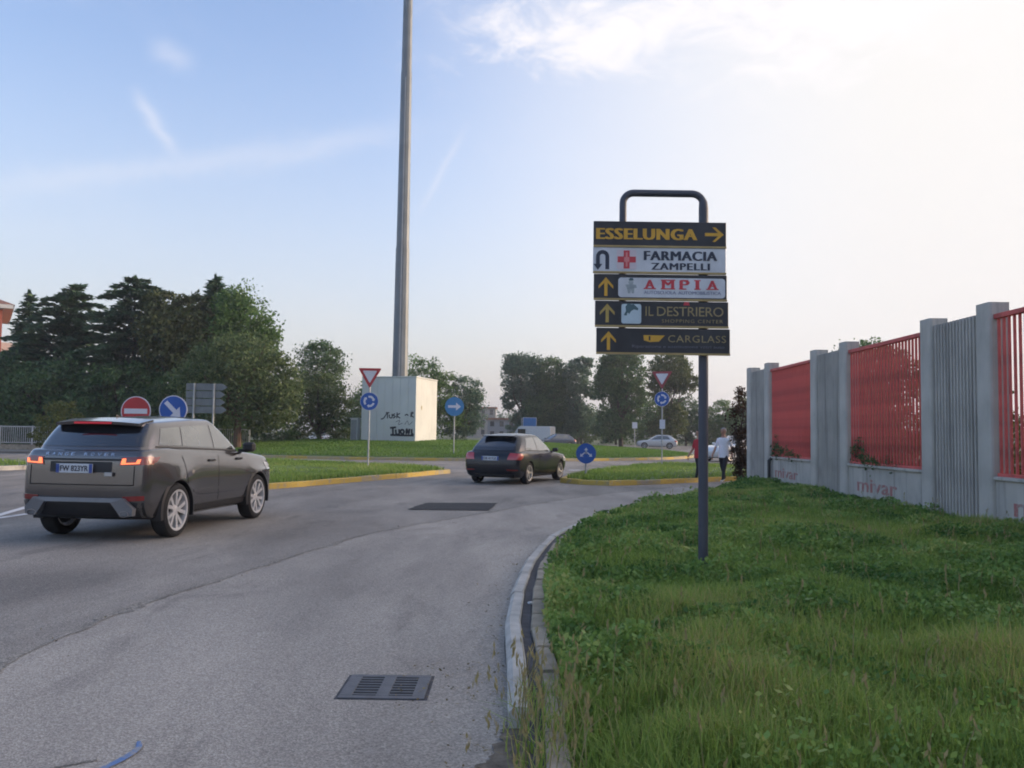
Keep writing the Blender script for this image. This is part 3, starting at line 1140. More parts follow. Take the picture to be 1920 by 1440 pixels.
class Loft:
    """stack of horizontal outlines; point 0 of a half outline is rear centre, the last is front centre"""

    def __init__(s, levels, n=(6, 6, 34, 6, 6), up=3, wfun=None):
        rows = []
        for L in levels:
            hw, xr, xf = L['hw'], L['xr'], L['xf']
            rr, rf, br, bf = L.get('rr', .18), L.get('rf', .22), L.get('br', .05), L.get('bf', .12)
            w = L.get('w', wfun) or (lambda x: 1.0)
            xa, xb = xr + br + rr, xf - bf - rf
            Wr, Wf = hw * w(xa), hw * w(xb)
            pts = []
            yr = Wr - rr * .9
            for i in range(n[0]):
                t = i / n[0]
                pts.append((xr + br * t * t, yr * t))
            for i in range(n[1]):
                a = math.pi / 2 * i / n[1]
                pts.append((xr + br + rr * (1 - math.cos(a)), yr + (Wr - yr) * math.sin(a)))
            for i in range(n[2]):
                x = xa + (xb - xa) * i / n[2]
                pts.append((x, hw * w(x)))
            yf = Wf - rf * .9
            for i in range(n[3]):
                a = math.pi / 2 * (1 - i / n[3])
                pts.append((xf - bf - rf * (1 - math.cos(a)), yf + (Wf - yf) * math.sin(a)))
            for i in range(n[4] + 1):
                t = 1 - i / n[4]
                pts.append((xf - bf * t * t, yf * t))
            rows.append([(x, -y, L['z'](x) if callable(L['z']) else L['z']) for x, y in pts])
        A = np.array(rows)
        K = len(A)
        out = []
        for k in range(K - 1):
            p0, p1, p2, p3 = A[max(k - 1, 0)], A[k], A[k + 1], A[min(k + 2, K - 1)]
            for j in range(up):
                t = j / up
                d = p2 - p1
                m1, m2 = (p2 - p0) / 2, (p3 - p1) / 2
                out.append(p1 + d * t + .6 * t * (1 - t) * ((m1 - d) * (1 - t) - (m2 - d) * t))
        out.append(A[-1])
        s.G = np.array(out)
        s.G[:, 0, 1] = 0
        s.G[:, -1, 1] = 0
        s.K, s.N = s.G.shape[:2]
        s.n = n
        s.cen = np.array([0, 0, s.G[:, :, 2].mean()])

    def S(s, i, k):
        sg = 1.0
        if i < 0:
            i, sg = -i, -1.0
        if i > s.N - 1:
            i, sg = 2 * (s.N - 1) - i, -1.0
        i = min(max(i, 0), s.N - 1)
        k = min(max(k, 0), s.K - 1)
        i0, k0 = min(int(i), s.N - 2), min(int(k), s.K - 2)
        a, b = i - i0, k - k0
        g = s.G
        p = (g[k0, i0] * (1 - a) + g[k0, i0 + 1] * a) * (1 - b) + (g[k0 + 1, i0] * (1 - a) + g[k0 + 1, i0 + 1] * a) * b
        return Vector((p[0], p[1] * sg, p[2]))

    def normal(s, i, k):
        e = .35
        d1 = s.S(i + e, k) - s.S(i - e, k)
        d2 = s.S(i, min(k + e, s.K - 1)) - s.S(i, max(k - e, 0))
        n = d1.cross(d2)
        if n.length < 1e-9:
            return Vector((0, 0, 1))
        n.normalize()
        p = s.S(i, k)
        if n.dot(Vector((p.x * .4, p.y, (p.z - s.cen[2]) * .5))) < 0:
            n = -n
        return n

    def side(s, x, z):
        """index pair of the side point at x, z (right half)"""
        a, b = s.n[0] + 2, s.N - s.n[4] - 2
        zs = [np.interp(x, s.G[k, a:b, 0], s.G[k, a:b, 2]) for k in range(s.K)]
        k = float(np.interp(z, np.maximum.accumulate(zs), range(s.K)))
        k0 = min(int(k), s.K - 2)
        xs = s.G[k0, a:b, 0] * (1 - k + k0) + s.G[k0 + 1, a:b, 0] * (k - k0)
        return a + float(np.interp(x, xs, range(b - a))), k

    def rear(s, y, z):
        b = s.n[0] + s.n[1]
        ya = abs(y)
        zs = [np.interp(ya, -s.G[k, :b + 1, 1], s.G[k, :b + 1, 2]) for k in range(s.K)]
        k = float(np.interp(z, np.maximum.accumulate(zs), range(s.K)))
        k0 = min(int(k), s.K - 2)
        y_ = -(s.G[k0, :b + 1, 1] * (1 - k + k0) + s.G[k0 + 1, :b + 1, 1] * (k - k0))
        i = float(np.interp(ya, y_, range(b + 1)))
        return (i if y <= 0 else -i), k

    def solid(s, mb, crown_top=.03, crown_bot=0.0, cols=6, mi=0):
        """closed shell with crowned top and flat underside"""
        K, N = s.K, s.N
        vs, fs = [], []
        idx = {}

        def V(p):
            vs.append(tuple(p))
            return len(vs) - 1
        for k in range(K):
            for i in range(N):
                p = s.G[k, i]
                idx[(k, i, 0)] = V(p)
                idx[(k, i, 1)] = idx[(k, i, 0)] if i in (0, N - 1) else V((p[0], -p[1], p[2]))
        for h in (0, 1):
            for k in range(K - 1):
                for i in range(N - 1):
                    q = (idx[(k, i, h)], idx[(k, i + 1, h)], idx[(k + 1, i + 1, h)], idx[(k + 1, i, h)])
                    fs.append(tuple(dict.fromkeys(q)))
        for k, cr in ((0, crown_bot), (K - 1, crown_top)):
            rows = []
            for i in range(N):
                p = s.G[k, i]
                if i in (0, N - 1):
                    rows.append([idx[(k, i, 0)]] * (cols + 1))
                    continue
                fade = min(1, 4 * min(i, N - 1 - i) / N)
                r = [idx[(k, i, 0)]]
                for c in range(1, cols):
                    t = c / cols * 2 - 1
                    r.append(V((p[0], -p[1] * t, p[2] + cr * (1 - t * t) * fade)))
                r.append(idx[(k, i, 1)])
                rows.append(r)
            for i in range(N - 1):
                for c in range(cols):
                    q = tuple(dict.fromkeys((rows[i][c], rows[i][c + 1], rows[i + 1][c + 1], rows[i + 1][c])))
                    if len(q) >= 3:
                        fs.append(q)
        mb.add(vs, fs, mi)


def patch(L, fn, nu=10, nv=6, off=.004, thick=.012, sg=1):
    """thin closed shell following the loft; fn(u, v) -> (i, k); sg=-1 mirrors it to the left side"""
    mb = MB()
    o, inn = [], []
    for a in range(nu + 1):
        for b in range(nv + 1):
            i, k = fn(a / nu, b / nv)
            p, n = L.S(i, k), L.normal(i, k)
            q, w = p + n * off, p - n * thick
            o.append(Vector((q.x, q.y * sg, q.z)))
            inn.append(Vector((w.x, w.y * sg, w.z)))
    m = nv + 1
    T = len(o)
    fs = []
    for a in range(nu):
        for b in range(nv):
            q = (a * m + b, (a + 1) * m + b, (a + 1) * m + b + 1, a * m + b + 1)
            fs.append(q)
            fs.append(tuple(T + i for i in q[::-1]))
    rim = [a * m for a in range(nu + 1)] + [nu * m + b for b in range(1, nv + 1)] + [a * m + nv for a in range(nu - 1, -1, -1)] + [b for b in range(nv - 1, 0, -1)]
    for j in range(len(rim)):
        p, q = rim[j], rim[(j + 1) % len(rim)]
        fs.append((p, q, T + q, T + p))
    return mb.add(o + inn, fs)


def quad_fn(L, kind, p00, p10, p11, p01):
    """bilinear (u,v) map over four (coordinate, z) corners given on the side (x,z) or the rear (y,z)"""
    f = L.side if kind == 'side' else L.rear

    def fn(u, v):
        a = (p00[0] * (1 - u) + p10[0] * u) * (1 - v) + (p01[0] * (1 - u) + p11[0] * u) * v
        z = (p00[1] * (1 - u) + p10[1] * u) * (1 - v) + (p01[1] * (1 - u) + p11[1] * u) * v
        return f(a, z)
    return fn


def cut(o, cutters):
    """boolean difference; the cut faces take the cutter's material"""
    for c in cutters:
        md = o.modifiers.new('cut', 'BOOLEAN')
        md.operation = 'DIFFERENCE'
        md.solver = 'EXACT'
        md.object = c
        md.material_mode = 'TRANSFER'
    bpy.context.view_layer.update()
    me = bpy.data.meshes.new_from_object(o.evaluated_get(bpy.context.evaluated_depsgraph_get()))
    o.modifiers.clear()
    o.data = me
    me.polygons.foreach_set('use_smooth', [True] * len(me.polygons))
    me.set_sharp_from_angle(angle=R_(32))


def wheel_meshes(R, rim_r, w, spokes, split, m_alloy):
    hw = w / 2
    ty = MB().lathe([(rim_r - .012, -hw * .85), (rim_r + .02, -hw * .98), (R - .045, -hw), (R - .015, -hw * .86), (R, -hw * .55), (R, hw * .55), (R - .015, hw * .86), (R - .045, hw), (rim_r + .02, hw * .98), (rim_r - .012, hw * .85), (rim_r - .03, 0), (rim_r - .012, -hw * .85)], 40, 'Y').mesh('tyre', M_TYRE, True)
    rm = MB().lathe([(rim_r - .005, hw * .86), (rim_r + .006, hw * .97), (rim_r - .022, hw * .93), (rim_r - .035, hw * .4), (rim_r - .035, -hw * .8), (rim_r - .02, -hw * .8)], 40, 'Y')
    for k in range(spokes):
        a = 2 * math.pi * k / spokes
        for da in ((-.15, .15) if split else (0,)):
            c0, c1 = .055, rim_r - .025
            d = Vector((math.cos(a + da * .35), 0, math.sin(a + da * .35)))
            e = Vector((math.cos(a + da * 1.9), 0, math.sin(a + da * 1.9)))
            p, q = d * c0, e * c1
            t = (q - p).normalized()
            nn = Vector((-t.z, 0, t.x))
            wi, wo = .020, .027
            y0, y1, y2 = hw * .62, hw * .90, hw * .35
            vs = [p - nn * wi + Vector((0, y0 + .01, 0)), p + nn * wi + Vector((0, y0 + .01, 0)), q + nn * wo + Vector((0, y1 - .01, 0)), q - nn * wo + Vector((0, y1 - .01, 0)),
                  p - nn * wi + Vector((0, y2 - .02, 0)), p + nn * wi + Vector((0, y2 - .02, 0)), q + nn * wo + Vector((0, y2, 0)), q - nn * wo + Vector((0, y2, 0))]
            rm.add(vs, [(0, 1, 2, 3), (4, 7, 6, 5), (0, 4, 5, 1), (1, 5, 6, 2), (2, 6, 7, 3), (3, 7, 4, 0)])
    rm.lathe([(.0, hw * .72), (.05, hw * .72), (.075, hw * .62), (.075, hw * .3)], 20, 'Y')
    rim = rm.mesh('rim', m_alloy, True)
    hub = MB().lathe([(.0, hw * .22), (rim_r - .06, hw * .22), (rim_r - .06, -hw * .5), (0, -hw * .5)], 28, 'Y').mesh('wheel', M_HUBDARK, True)
    return hub, ty, rim


def add_wheels(car, xs, y, R, wm):
    for x in xs:
        for sg in (-1, 1):
            h = link('wheel', wm[0], car, (x, sg * y, R), (0, 0, 0 if sg > 0 else math.pi))
            link('tyre', wm[1], h)
            link('rim', wm[2], h, None, (0, random.random() * 6, 0))


def arch_lip(r0, r1, y0, y1, x, zc, a0=-14, a1=194, sg=-1):
    mb = MB()
    n = 22
    vs, fs = [], []
    for i in range(n + 1):
        a = R_(a0 + (a1 - a0) * i / n)
        for r, y in ((r0, y1), (r1, y1 - .012), (r1 + .004, y0), (r0, y0)):
            vs.append((x + r * math.cos(a), sg * y, zc + r * math.sin(a)))
    for i in range(n):
        for j in range(4):
            fs.append((i * 4 + j, i * 4 + (j + 1) % 4, (i + 1) * 4 + (j + 1) % 4, (i + 1) * 4 + j))
    fs += [(0, 1, 2, 3), (n * 4 + 3, n * 4 + 2, n * 4 + 1, n * 4)]
    return mb.add(vs, fs)


def arch_cutters(xs, R, yin, z, car):
    out = []
    for x in xs:
        for sg in (-1, 1):
            mb = MB()
            prof = [(R * math.cos(2 * math.pi * k / 36), R * math.sin(2 * math.pi * k / 36)) for k in range(36)]
            m4 = Matrix.Translation((x, sg * yin, z)) @ Matrix.Rotation(R_(90), 4, 'X')
            mb.prism(prof, -sg * .8, m4)
            out.append(mb.build('cutter', M_WELL, car))
    return out


def text_on(parent, body, w, h, o, xdir, ydir, m, bold=0.0, space=1.0, name='lettering', depth=.002):
    vs, fs = fit_text(body, w, h, bold, 0, space, depth)
    m4 = frame(o, xdir, ydir)
    return link(name, MB().add([m4 @ v for v in vs], fs).mesh(name, m), parent)


# ------------------------------------------------------------------ grey SUV
M_SUVP = mat('suv_paint', (.135, .127, .127), .20, metal=.8, var=.05, scale=1.5, coat=.9)
suv = empty('suv_car', (-5.19, 12.90, 0), R_(90 - 6.8))
suv.scale = (.97, .945, .985)
tag(suv, 'dark grey metallic SUV with lit tail lamps and white number plate driving away', 'car')
zb = pw((-2.2, 1.175), (-1.6, 1.205), (.7, 1.115), (1.2, 1.08), (1.75, 1.02), (2.2, .89))
flare = lambda amt: (lambda x: 1 + amt * (math.exp(-((x + 1.33) / .36) ** 2) + .8 * math.exp(-((x - 1.33) / .36) ** 2)) - .012 * math.exp(-(x / .7) ** 2) - .05 * max(0, (x - 1.5) / .6) ** 2 - .03 * max(0, (-1.6 - x) / .5) ** 2)
BL = Loft([
    dict(z=.27, xr=-1.86, xf=1.90, hw=.84, w=flare(.0)),
    dict(z=.33, xr=-2.06, xf=2.05, hw=.885, w=flare(.0)),
    dict(z=.47, xr=-2.16, xf=2.14, hw=.915, w=flare(.012)),
    dict(z=.62, xr=-2.185, xf=2.18, hw=.916, w=flare(.055)),
    dict(z=.80, xr=-2.18, xf=2.18, hw=.918, w=flare(.050)),
    dict(z=lambda x: zb(x) - .20, xr=-2.172, xf=2.165, hw=.912, w=flare(.026)),
    dict(z=lambda x: zb(x) - .12, xr=-2.165, xf=2.15, hw=.902, w=flare(.004)),
    dict(z=lambda x: zb(x) - .06, xr=-2.15, xf=2.10, hw=.888, w=flare(.0)),
    dict(z=lambda x: zb(x) - .015, xr=-2.12, xf=2.05, hw=.868, w=flare(.0)),
    dict(z=lambda x: zb(x), xr=-2.07, xf=2.00, hw=.85, w=flare(.0)),
])
zr = pw((-2.1, 1.50), (-1.6, 1.555), (-.6, 1.615), (-.1, 1.62), (.5, 1.585), (1.0, 1.5))


def cab_levels(zbase, zroof, T):
    """T rows: (t, xr, xf, hw, rr, rf)"""
    return [dict(z=(lambda x, t=t: zbase(x) - .03 + (zroof(x) - zbase(x) + .03) * t), xr=xr, xf=xf, hw=hw, rr=rr, rf=rf, br=.07, bf=.16, w=(lambda x, xr=xr, xf=xf: 1 - .05 * max(0, (x - .1) / .9) ** 2 - .10 * max(0, (-.9 - x) / 1.1) ** 2)) for t, xr, xf, hw, rr, rf in T]


CL = Loft(cab_levels(zb, zr, [(0, -2.10, 1.02, .870, .20, .16), (.25, -2.03, .82, .835, .20, .16), (.5, -1.96, .60, .800, .20, .15), (.72, -1.88, .40, .765, .19, .14),
                              (.88, -1.81, .245, .730, .18, .13), (.965, -1.77, .15, .690, .17, .12), (1.0, -1.71, .07, .61, .15, .10)]), n=(6, 6, 30, 6, 6))
mb = MB()
BL.solid(mb, .02)
body = mb.build('body', [M_SUVP, M_WELL], suv)
cs = arch_cutters((-1.33, 1.33), .415, .60, .365, suv)
cut(body, cs)
mb = MB()
CL.solid(mb, .035)
mb.build('cabin', M_SUVP, suv, smooth=True)
# doors: shells proud of the body, cut by the same arches
for sg in (1, -1):
    for (xa, xb_, xa2, xb2) in ((-.98, -.085, -1.20, -.085), (-.065, 1.0, -.065, 1.0)):
        d = patch(BL, quad_fn(BL, 'side', (xa, .42), (xb_, .42), (xb2, 1.065), (xa2, 1.085)), 16, 10, .007, .02, sg).build('door', [M_SUVP, M_WELL], suv)
        cut(d, cs)
        hx = -.32 if xa < -.5 else .72 - .1
        hm = MB().box((hx, -sg * .915, 1.01), (.20, .035, .035), bev=.01)
        hm.build('handle', M_TRIM if sg > 0 else M_TRIM, d)
        if xa < -.5:
            mo = patch(BL, quad_fn(BL, 'side', (-.86, .575), (.95, .575), (.95, .615), (-.90, .615)), 20, 1, .013, .01, sg).build('door_moulding', M_SUVP, suv)
    patch(BL, quad_fn(BL, 'side', (-.92, .30), (.92, .30), (.92, .40), (-.92, .40)), 20, 3, .008, .02, sg).build('sill', M_TRIM, suv)
    for x in (-1.33, 1.33):
        arch_lip(.405, .455, .80, .953, x, .365, sg=-sg).build('arch_trim', M_TRIM, suv, smooth=True)
    # side glazing
    for (u0, u1, l0, l1) in ((-1.66, -1.13, -1.52, -1.06), (-1.09, -.20, -1.02, -.24), (-.14, .76, -.16, .40)):
        patch(CL, quad_fn(CL, 'side', (u0, zb(u0) + .045), (u1, zb(u1) + .045), (l1, zr(l1) - .095), (l0, zr(l0) - .095)), 12, 6, .005, .01, sg).build('side_window', M_CARGLASS2, suv)
    patch(CL, quad_fn(CL, 'side', (-1.74, zb(-1.7) + .012), (.86, zb(.86) + .012), (.85, zb(.86) + .035), (-1.72, zb(-1.7) + .035)), 24, 1, .008, .01, sg).build('belt_trim', M_TRIM, suv)
    # mirrors
    mi = MB().box((.80, -sg * 1.0, 1.19), (.14, .20, .15), (0, 0, sg * .15), bev=.035).box((.80, -sg * .89, 1.13), (.07, .14, .05))
    mi.build('wing_mirror', M_TRIM, suv, smooth=True)
    # lamps at the rear corner: dark red housing with a lit C-shaped guide
    tl = patch(BL, quad_fn(BL, 'rear', (-.54, .985), (-.93, 1.0), (-.93, 1.10), (-.56, 1.09)), 12, 5, .010, .02, sg).build('tail_light', M_TAIL, suv, smooth=True)
    for (y0, z0, y1, z1, y2, z2, y3, z3) in ((-.57, 1.000, -.80, 1.011, -.80, 1.026, -.57, 1.016), (-.56, 1.000, -.62, 1.002, -.625, 1.075, -.575, 1.072), (-.76, 1.018, -.80, 1.022, -.81, 1.066, -.77, 1.062)):
        patch(BL, quad_fn(BL, 'rear', (y0, z0), (y1, z1), (y2, z2), (y3, z3)), 6, 2, .016, .004, sg).build('lamp_guide', M_TAILON, tl)
    tl2 = patch(BL, quad_fn(BL, 'side', (-2.02, 1.01), (-1.86, 1.03), (-1.78, 1.095), (-2.02, 1.09)), 5, 3, .010, .02, sg).build('tail_light', M_TAIL, suv, smooth=True)
    patch(BL, quad_fn(BL, 'rear', (-.62, .53), (-.86, .545), (-.86, .605), (-.60, .595)), 6, 3, .010, .02, sg).build('reflector', M_TAIL, suv)
    patch(BL, quad_fn(BL, 'side', (1.72, .80), (2.03, .80), (2.0, .90), (1.60, .93)), 8, 4, .006, .02, sg).build('headlight', M_HEAD, suv)
# windscreen, rear window
patch(CL, lambda u, v: (CL.N - 1 + (u * 2 - 1) * (CL.n[4] + 2.5), (.16 + .68 * v) * (CL.K - 1)), 16, 6, .005, .01).build('windscreen', M_CARGLASS, suv)
patch(CL, lambda u, v: ((u * 2 - 1) * (CL.n[0] + 3.2), (.13 + .66 * v) * (CL.K - 1)), 18, 6, .006, .01).build('rear_window', M_CARGLASS, suv, smooth=True)
# roof spoiler with the high brake lamp
spm = MB()
for (xa, za, ya), (xb_, zb_, yb_) in (((-1.50, 1.583, .62), (-1.95, 1.528, .61)),):
    n = 10
    top0, top1, bot1, bot0 = [], [], [], []
    for i in range(n + 1):
        t = i / n * 2 - 1
        top0.append((xa, ya * t, za + .026 * (1 - t * t)))
        top1.append((xb_ + .10 * t * t, yb_ * t, zb_ + .028 * (1 - t * t)))
        bot1.append((xb_ + .015 + .10 * t * t, yb_ * t, zb_ - .035 + .024 * (1 - t * t)))
        bot0.append((xa, ya * t, za - .10))
    rows = [top0, top1, bot1, bot0]
    vs = [p for r in rows for p in r]
    m = n + 1
    fs = [(r * m + i, r * m + i + 1, (r + 1) * m + i + 1, (r + 1) * m + i) for r in range(3) for i in range(n)]
    fs += [tuple(r * m for r in range(4)), tuple(r * m + n for r in range(3, -1, -1))]
    spm.add(vs, fs)
sp_o = spm.build('roof_spoiler', M_SUVP, suv, smooth=True)
MB().box((-1.945, 0, 1.530), (.02, .54, .026), bev=.004).build('brake_light', M_BRAKEHI, sp_o)
MB().add([(-1.42, 0, 1.60), (-1.26, .012, 1.61), (-1.26, -.012, 1.61), (-1.41, 0, 1.66), (-1.41, .006, 1.66)], [(0, 1, 3), (0, 3, 2), (1, 2, 3), (0, 2, 1)]).build('aerial_fin', M_SUVP, suv)
# number plate in its dark recess, lettering, badge
patch(BL, quad_fn(BL, 'rear', (-.44, .895), (.44, .895), (.44, 1.03), (-.44, 1.03)), 12, 4, .004, .012).build('plate_recess', M_TRIM, suv)
patch(BL, quad_fn(BL, 'rear', (-.56, 1.045), (.56, 1.045), (.56, 1.07), (-.56, 1.07)), 14, 1, .014, .01).build('tailgate_trim', M_TRIM, suv)
pl = MB().box((-2.208, .06, .945), (.012, .52, .118), bev=.003).build('number_plate', M_PLATE, suv)
for y_ in (.255, -.215):
    MB().box((-2.215, y_ + .04, .945), (.006, .045, .112)).build('blue_band', M_PLATEB, pl)
text_on(pl, 'FW 823YR', .40, .072, (-2.2155, .06, .945), (0, -1, 0), (0, 0, 1), M_INK, bold=.02)
for i_, ch_ in enumerate('RANGE ROVER'):
    if ch_ != ' ':
        ik_ = BL.rear(.50 - i_ * .094, 1.122)
        p_, n_ = BL.S(*ik_), BL.normal(*ik_)
        xd_ = Vector((0, -1, 0)) - n_ * n_.dot(Vector((0, -1, 0)))
        text_on(suv, ch_, .052, .044, p_ + n_ * .006, xd_, n_.cross(xd_), M_CHROME, name='letter', depth=.004)
MB().box((-2.203, -.42, .875), (.012, .11, .05), bev=.004).build('badge', M_ALLOYD, suv)
# tailgate seam, lower bumper with silver skid plate and tailpipes
patch(BL, quad_fn(BL, 'rear', (-.74, .73), (.74, .73), (.74, .744), (-.74, .744)), 14, 1, .003, .004).build('tailgate_seam', M_WELL, suv)
for y in (-.745, .735):
    patch(BL, quad_fn(BL, 'rear', (y, .73), (y + .012, .73), (y + .012, .98), (y, .98)), 1, 8, .003, .004).build('tailgate_seam', M_WELL, suv)
patch(BL, quad_fn(BL, 'rear', (-.84, .30), (.84, .30), (.86, .52), (-.86, .52)), 18, 6, .008, .02).build('rear_valance', M_TRIM, suv)
sk = MB()
out = [(-.76, .35), (-.77, .44), (-.64, .572), (.64, .572), (.77, .44), (.76, .35), (.60, .35), (.47, .52), (-.47, .52), (-.60, .35)]
quads = [(0, 1, 9), (1, 2, 8), (1, 8, 9), (2, 3, 7), (2, 7, 8), (3, 4, 7), (4, 6, 7), (4, 5, 6)]
vs = [(-2.215 + .16 * max(0, abs(y) - .55) ** 1.3 + max(0, .5 - z) * .12, y, z) for y, z in out] + [(-2.10, y, z) for y, z in out]
no = len(out)
fs = quads + [tuple(no + i for i in q[::-1]) for q in quads] + [(i, (i + 1) % no, no + (i + 1) % no, no + i) for i in range(no)]
sk.add(vs, fs)
sk.build('skid_plate', M_SILVERT, suv)
for y in (-.66, .66):
    tp = MB().lathe([(.048, .0), (.055, .0), (.055, .14), (.045, .14), (.045, .0)], 18, 'Z', mat4=Matrix.Translation((-2.20, y, .375)) @ Matrix.Rotation(R_(90), 4, 'Y') @ Matrix.Diagonal((.7, 1.25, 1, 1)))
    tp.build('exhaust_pipe', M_CHROME, suv, smooth=True)
add_wheels(suv, (-1.33, 1.33), .825, .365, wheel_meshes(.365, .272, .235, 5, True, M_ALLOY))
for c in cs:
    bpy.data.objects.remove(c)


# ------------------------------------------------------------------ hatchback and the far cars
def hatch(paint, name, loc, rz, label, lit=False, plate=True, group=None, glass=None):
    car = empty(name, loc, rz)
    tag(car, label, 'car', group)
    zb = pw((-2.2, .90), (-1.5, .94), (.6, .90), (1.1, .870), (1.65, .82), (2.15, .74))
    fl = lambda amt: (lambda x: 1 + amt * (math.exp(-((x + 1.27) / .34) ** 2) + math.exp(-((x - 1.30) / .34) ** 2)) - .06 * max(0, (x - 1.35) / .6) ** 2 - .05 * max(0, (-1.4 - x) / .6) ** 2)
    B = Loft([
        dict(z=.19, xr=-1.85, xf=1.85, hw=.79, w=fl(0)),
        dict(z=.26, xr=-2.02, xf=2.02, hw=.83, w=fl(0)),
        dict(z=.40, xr=-2.10, xf=2.10, hw=.865, w=fl(.01)),
        dict(z=.51, xr=-2.12, xf=2.13, hw=.875, w=fl(.018)),
        dict(z=lambda x: zb(x) - .16, xr=-2.10, xf=2.12, hw=.88, w=fl(.018)),
        dict(z=lambda x: zb(x) - .07, xr=-2.05, xf=2.06, hw=.875, w=fl(.01)),
        dict(z=lambda x: zb(x) - .02, xr=-2.01, xf=1.98, hw=.855, w=fl(0)),
        dict(z=lambda x: zb(x), xr=-1.97, xf=1.92, hw=.80, w=fl(0)),
    ])
    zr = pw((-2.0, 1.32), (-1.5, 1.375), (-.6, 1.42), (0, 1.415), (.5, 1.37), (1.1, 1.28))
    C = Loft(cab_levels(zb, zr, [(0, -2.0, 1.05, .80, .22, .16), (.3, -1.88, .78, .755, .22, .15), (.6, -1.68, .48, .69, .21, .14), (.85, -1.50, .22, .62, .19, .12), (.96, -1.41, .10, .57, .17, .11), (1.0, -1.34, .02, .50, .15, .10)]), n=(6, 6, 26, 6, 6), up=2)
    mb = MB()
    B.solid(mb, .02)
    bo = mb.build('body', [paint, M_WELL], car)
    cc = arch_cutters((-1.27, 1.30), .345, .55, .315, car)
    cut(bo, cc)
    mb = MB()
    C.solid(mb, .03)
    mb.build('cabin', paint, car, smooth=True)
    for sg in (1, -1):
        d = patch(B, quad_fn(B, 'side', (-.46, .30), (.86, .30), (.92, .84), (-.52, .86)), 14, 8, .006, .02, sg).build('door', [paint, M_WELL], car)
        MB().box((-.34, -sg * .89, .79), (.19, .03, .03), bev=.008).build('handle', paint, d)
        patch(B, quad_fn(B, 'side', (-.86, .44), (.90, .44), (.90, .475), (-.86, .475)), 16, 1, .012, .01, sg).build('door_moulding', paint, car)
        patch(B, quad_fn(B, 'side', (-.86, .215), (.86, .215), (.86, .27), (-.86, .27)), 16, 1, .008, .01, sg).build('sill', M_TRIM, car)
        for (u0, u1, l0, l1) in ((-1.36, -.52, -1.06, -.52), (-.47, .70, -.47, .28)):
            patch(C, quad_fn(C, 'side', (u0, zb(u0) + .035), (u1, zb(u1) + .035), (l1, zr(l1) - .085), (l0, zr(l0) - .085)), 10, 5, .005, .01, sg).build('side_window', glass or M_CARGLASS2, car)
        MB().box((.66, -sg * .93, .96), (.12, .17, .12), (0, 0, sg * .15), bev=.03).box((.66, -sg * .84, .91), (.06, .12, .04)).build('wing_mirror', paint, car, smooth=True)
        tl = patch(B, quad_fn(B, 'rear', (-.50, .70), (-.86, .70), (-.86, .87), (-.56, .885)), 10, 5, .010, .02, sg).build('tail_light', M_TAIL2, car, smooth=True)
        patch(B, quad_fn(B, 'side', (-1.96, .72), (-1.80, .74), (-1.74, .84), (-1.92, .85)), 5, 3, .010, .02, sg).build('tail_light', M_TAIL2, car)
        patch(B, quad_fn(B, 'side', (1.55, .60), (1.95, .56), (1.90, .68), (1.50, .73)), 8, 4, .006, .02, sg).build('headlight', M_HEAD, car)
        patch(B, quad_fn(B, 'rear', (-.50, .40), (-.80, .40), (-.80, .43), (-.50, .43)), 6, 1, .010, .01, sg).build('reflector', M_TAIL, car)
    patch(C, lambda u, v: (C.N - 1 + (u * 2 - 1) * (C.n[4] + 2.5), (.14 + .70 * v) * (C.K - 1)), 14, 5, .005, .01).build('windscreen', M_CARGLASS, car)
    patch(C, lambda u, v: ((u * 2 - 1) * (C.n[0] + 1.6), (.12 + .72 * v) * (C.K - 1)), 14, 5, .006, .01).build('rear_window', M_CARGLASS, car)
    MB().box((-1.49, 0, 1.372), (.22, 1.0, .03), (0, -.12, 0), bev=.008).build('roof_spoiler', paint, car)
    if plate:
        pl = MB().box((-2.112, .0, .735), (.012, .52, .115), (0, .06, 0), bev=.003).build('number_plate', M_PLATE, car)
        for y_ in (.237, -.237):
            MB().box((-2.12, y_, .735), (.005, .045, .105)).build('blue_band', M_PLATEB, pl)
        text_on(pl, 'DB 417LK', .40, .07, (-2.121, 0, .735), (0, -1, 0), (0, 0, 1), M_INK, bold=.02)
    patch(B, quad_fn(B, 'rear', (-.66, .225), (.66, .225), (.70, .30), (-.70, .30)), 12, 2, .006, .015).build('rear_valance', M_TRIM, car)
    patch(B, quad_fn(B, 'rear', (-.62, .555), (.62, .555), (.62, .566), (-.62, .566)), 12, 1, .003, .004).build('tailgate_seam', M_WELL, car)
    add_wheels(car, (-1.27, 1.30), .765, .315, wheel_meshes(.315, .222, .205, 5, False, M_ALLOYD))
    for c in cc:
        bpy.data.objects.remove(c)
    return car


M_TAIL2 = mat('tail_lens_bright', (.42, .03, .03), .15, var=.1, spec=.8, coat=.6)
M_HATP = mat('hatchback_paint', (.014, .016, .022), .26, metal=.3, var=.05, coat=.25)
M_WHITEC = mat('white_car_paint', (.66, .67, .68), .3, var=.03, coat=.8)
M_SILVC = mat('silver_car_paint', (.50, .52, .54), .3, metal=.4, var=.03, coat=.8)
M_BLUEC = mat('blue_car_paint', (.05, .065, .10), .3, metal=.3, var=.03, coat=.8)
ht = hatch(M_HATP, 'hatchback_car', (.22, 26.0, 0), R_(90 - 23), 'black three-door hatchback with red tail lamps turning into the roundabout')


def recolour(src, loc, rz, paint, label, sc=1.0):
    c = copy_tree(src)
    c.location, c.rotation_euler = loc, (0, 0, rz)
    c.scale = (sc,) * 3
    tag(c, label, 'car')
    for ch in c.children:
        for sl in ch.material_slots:
            if sl.material == M_HATP:
                sl.link = 'OBJECT'
                sl.material = paint
    return c


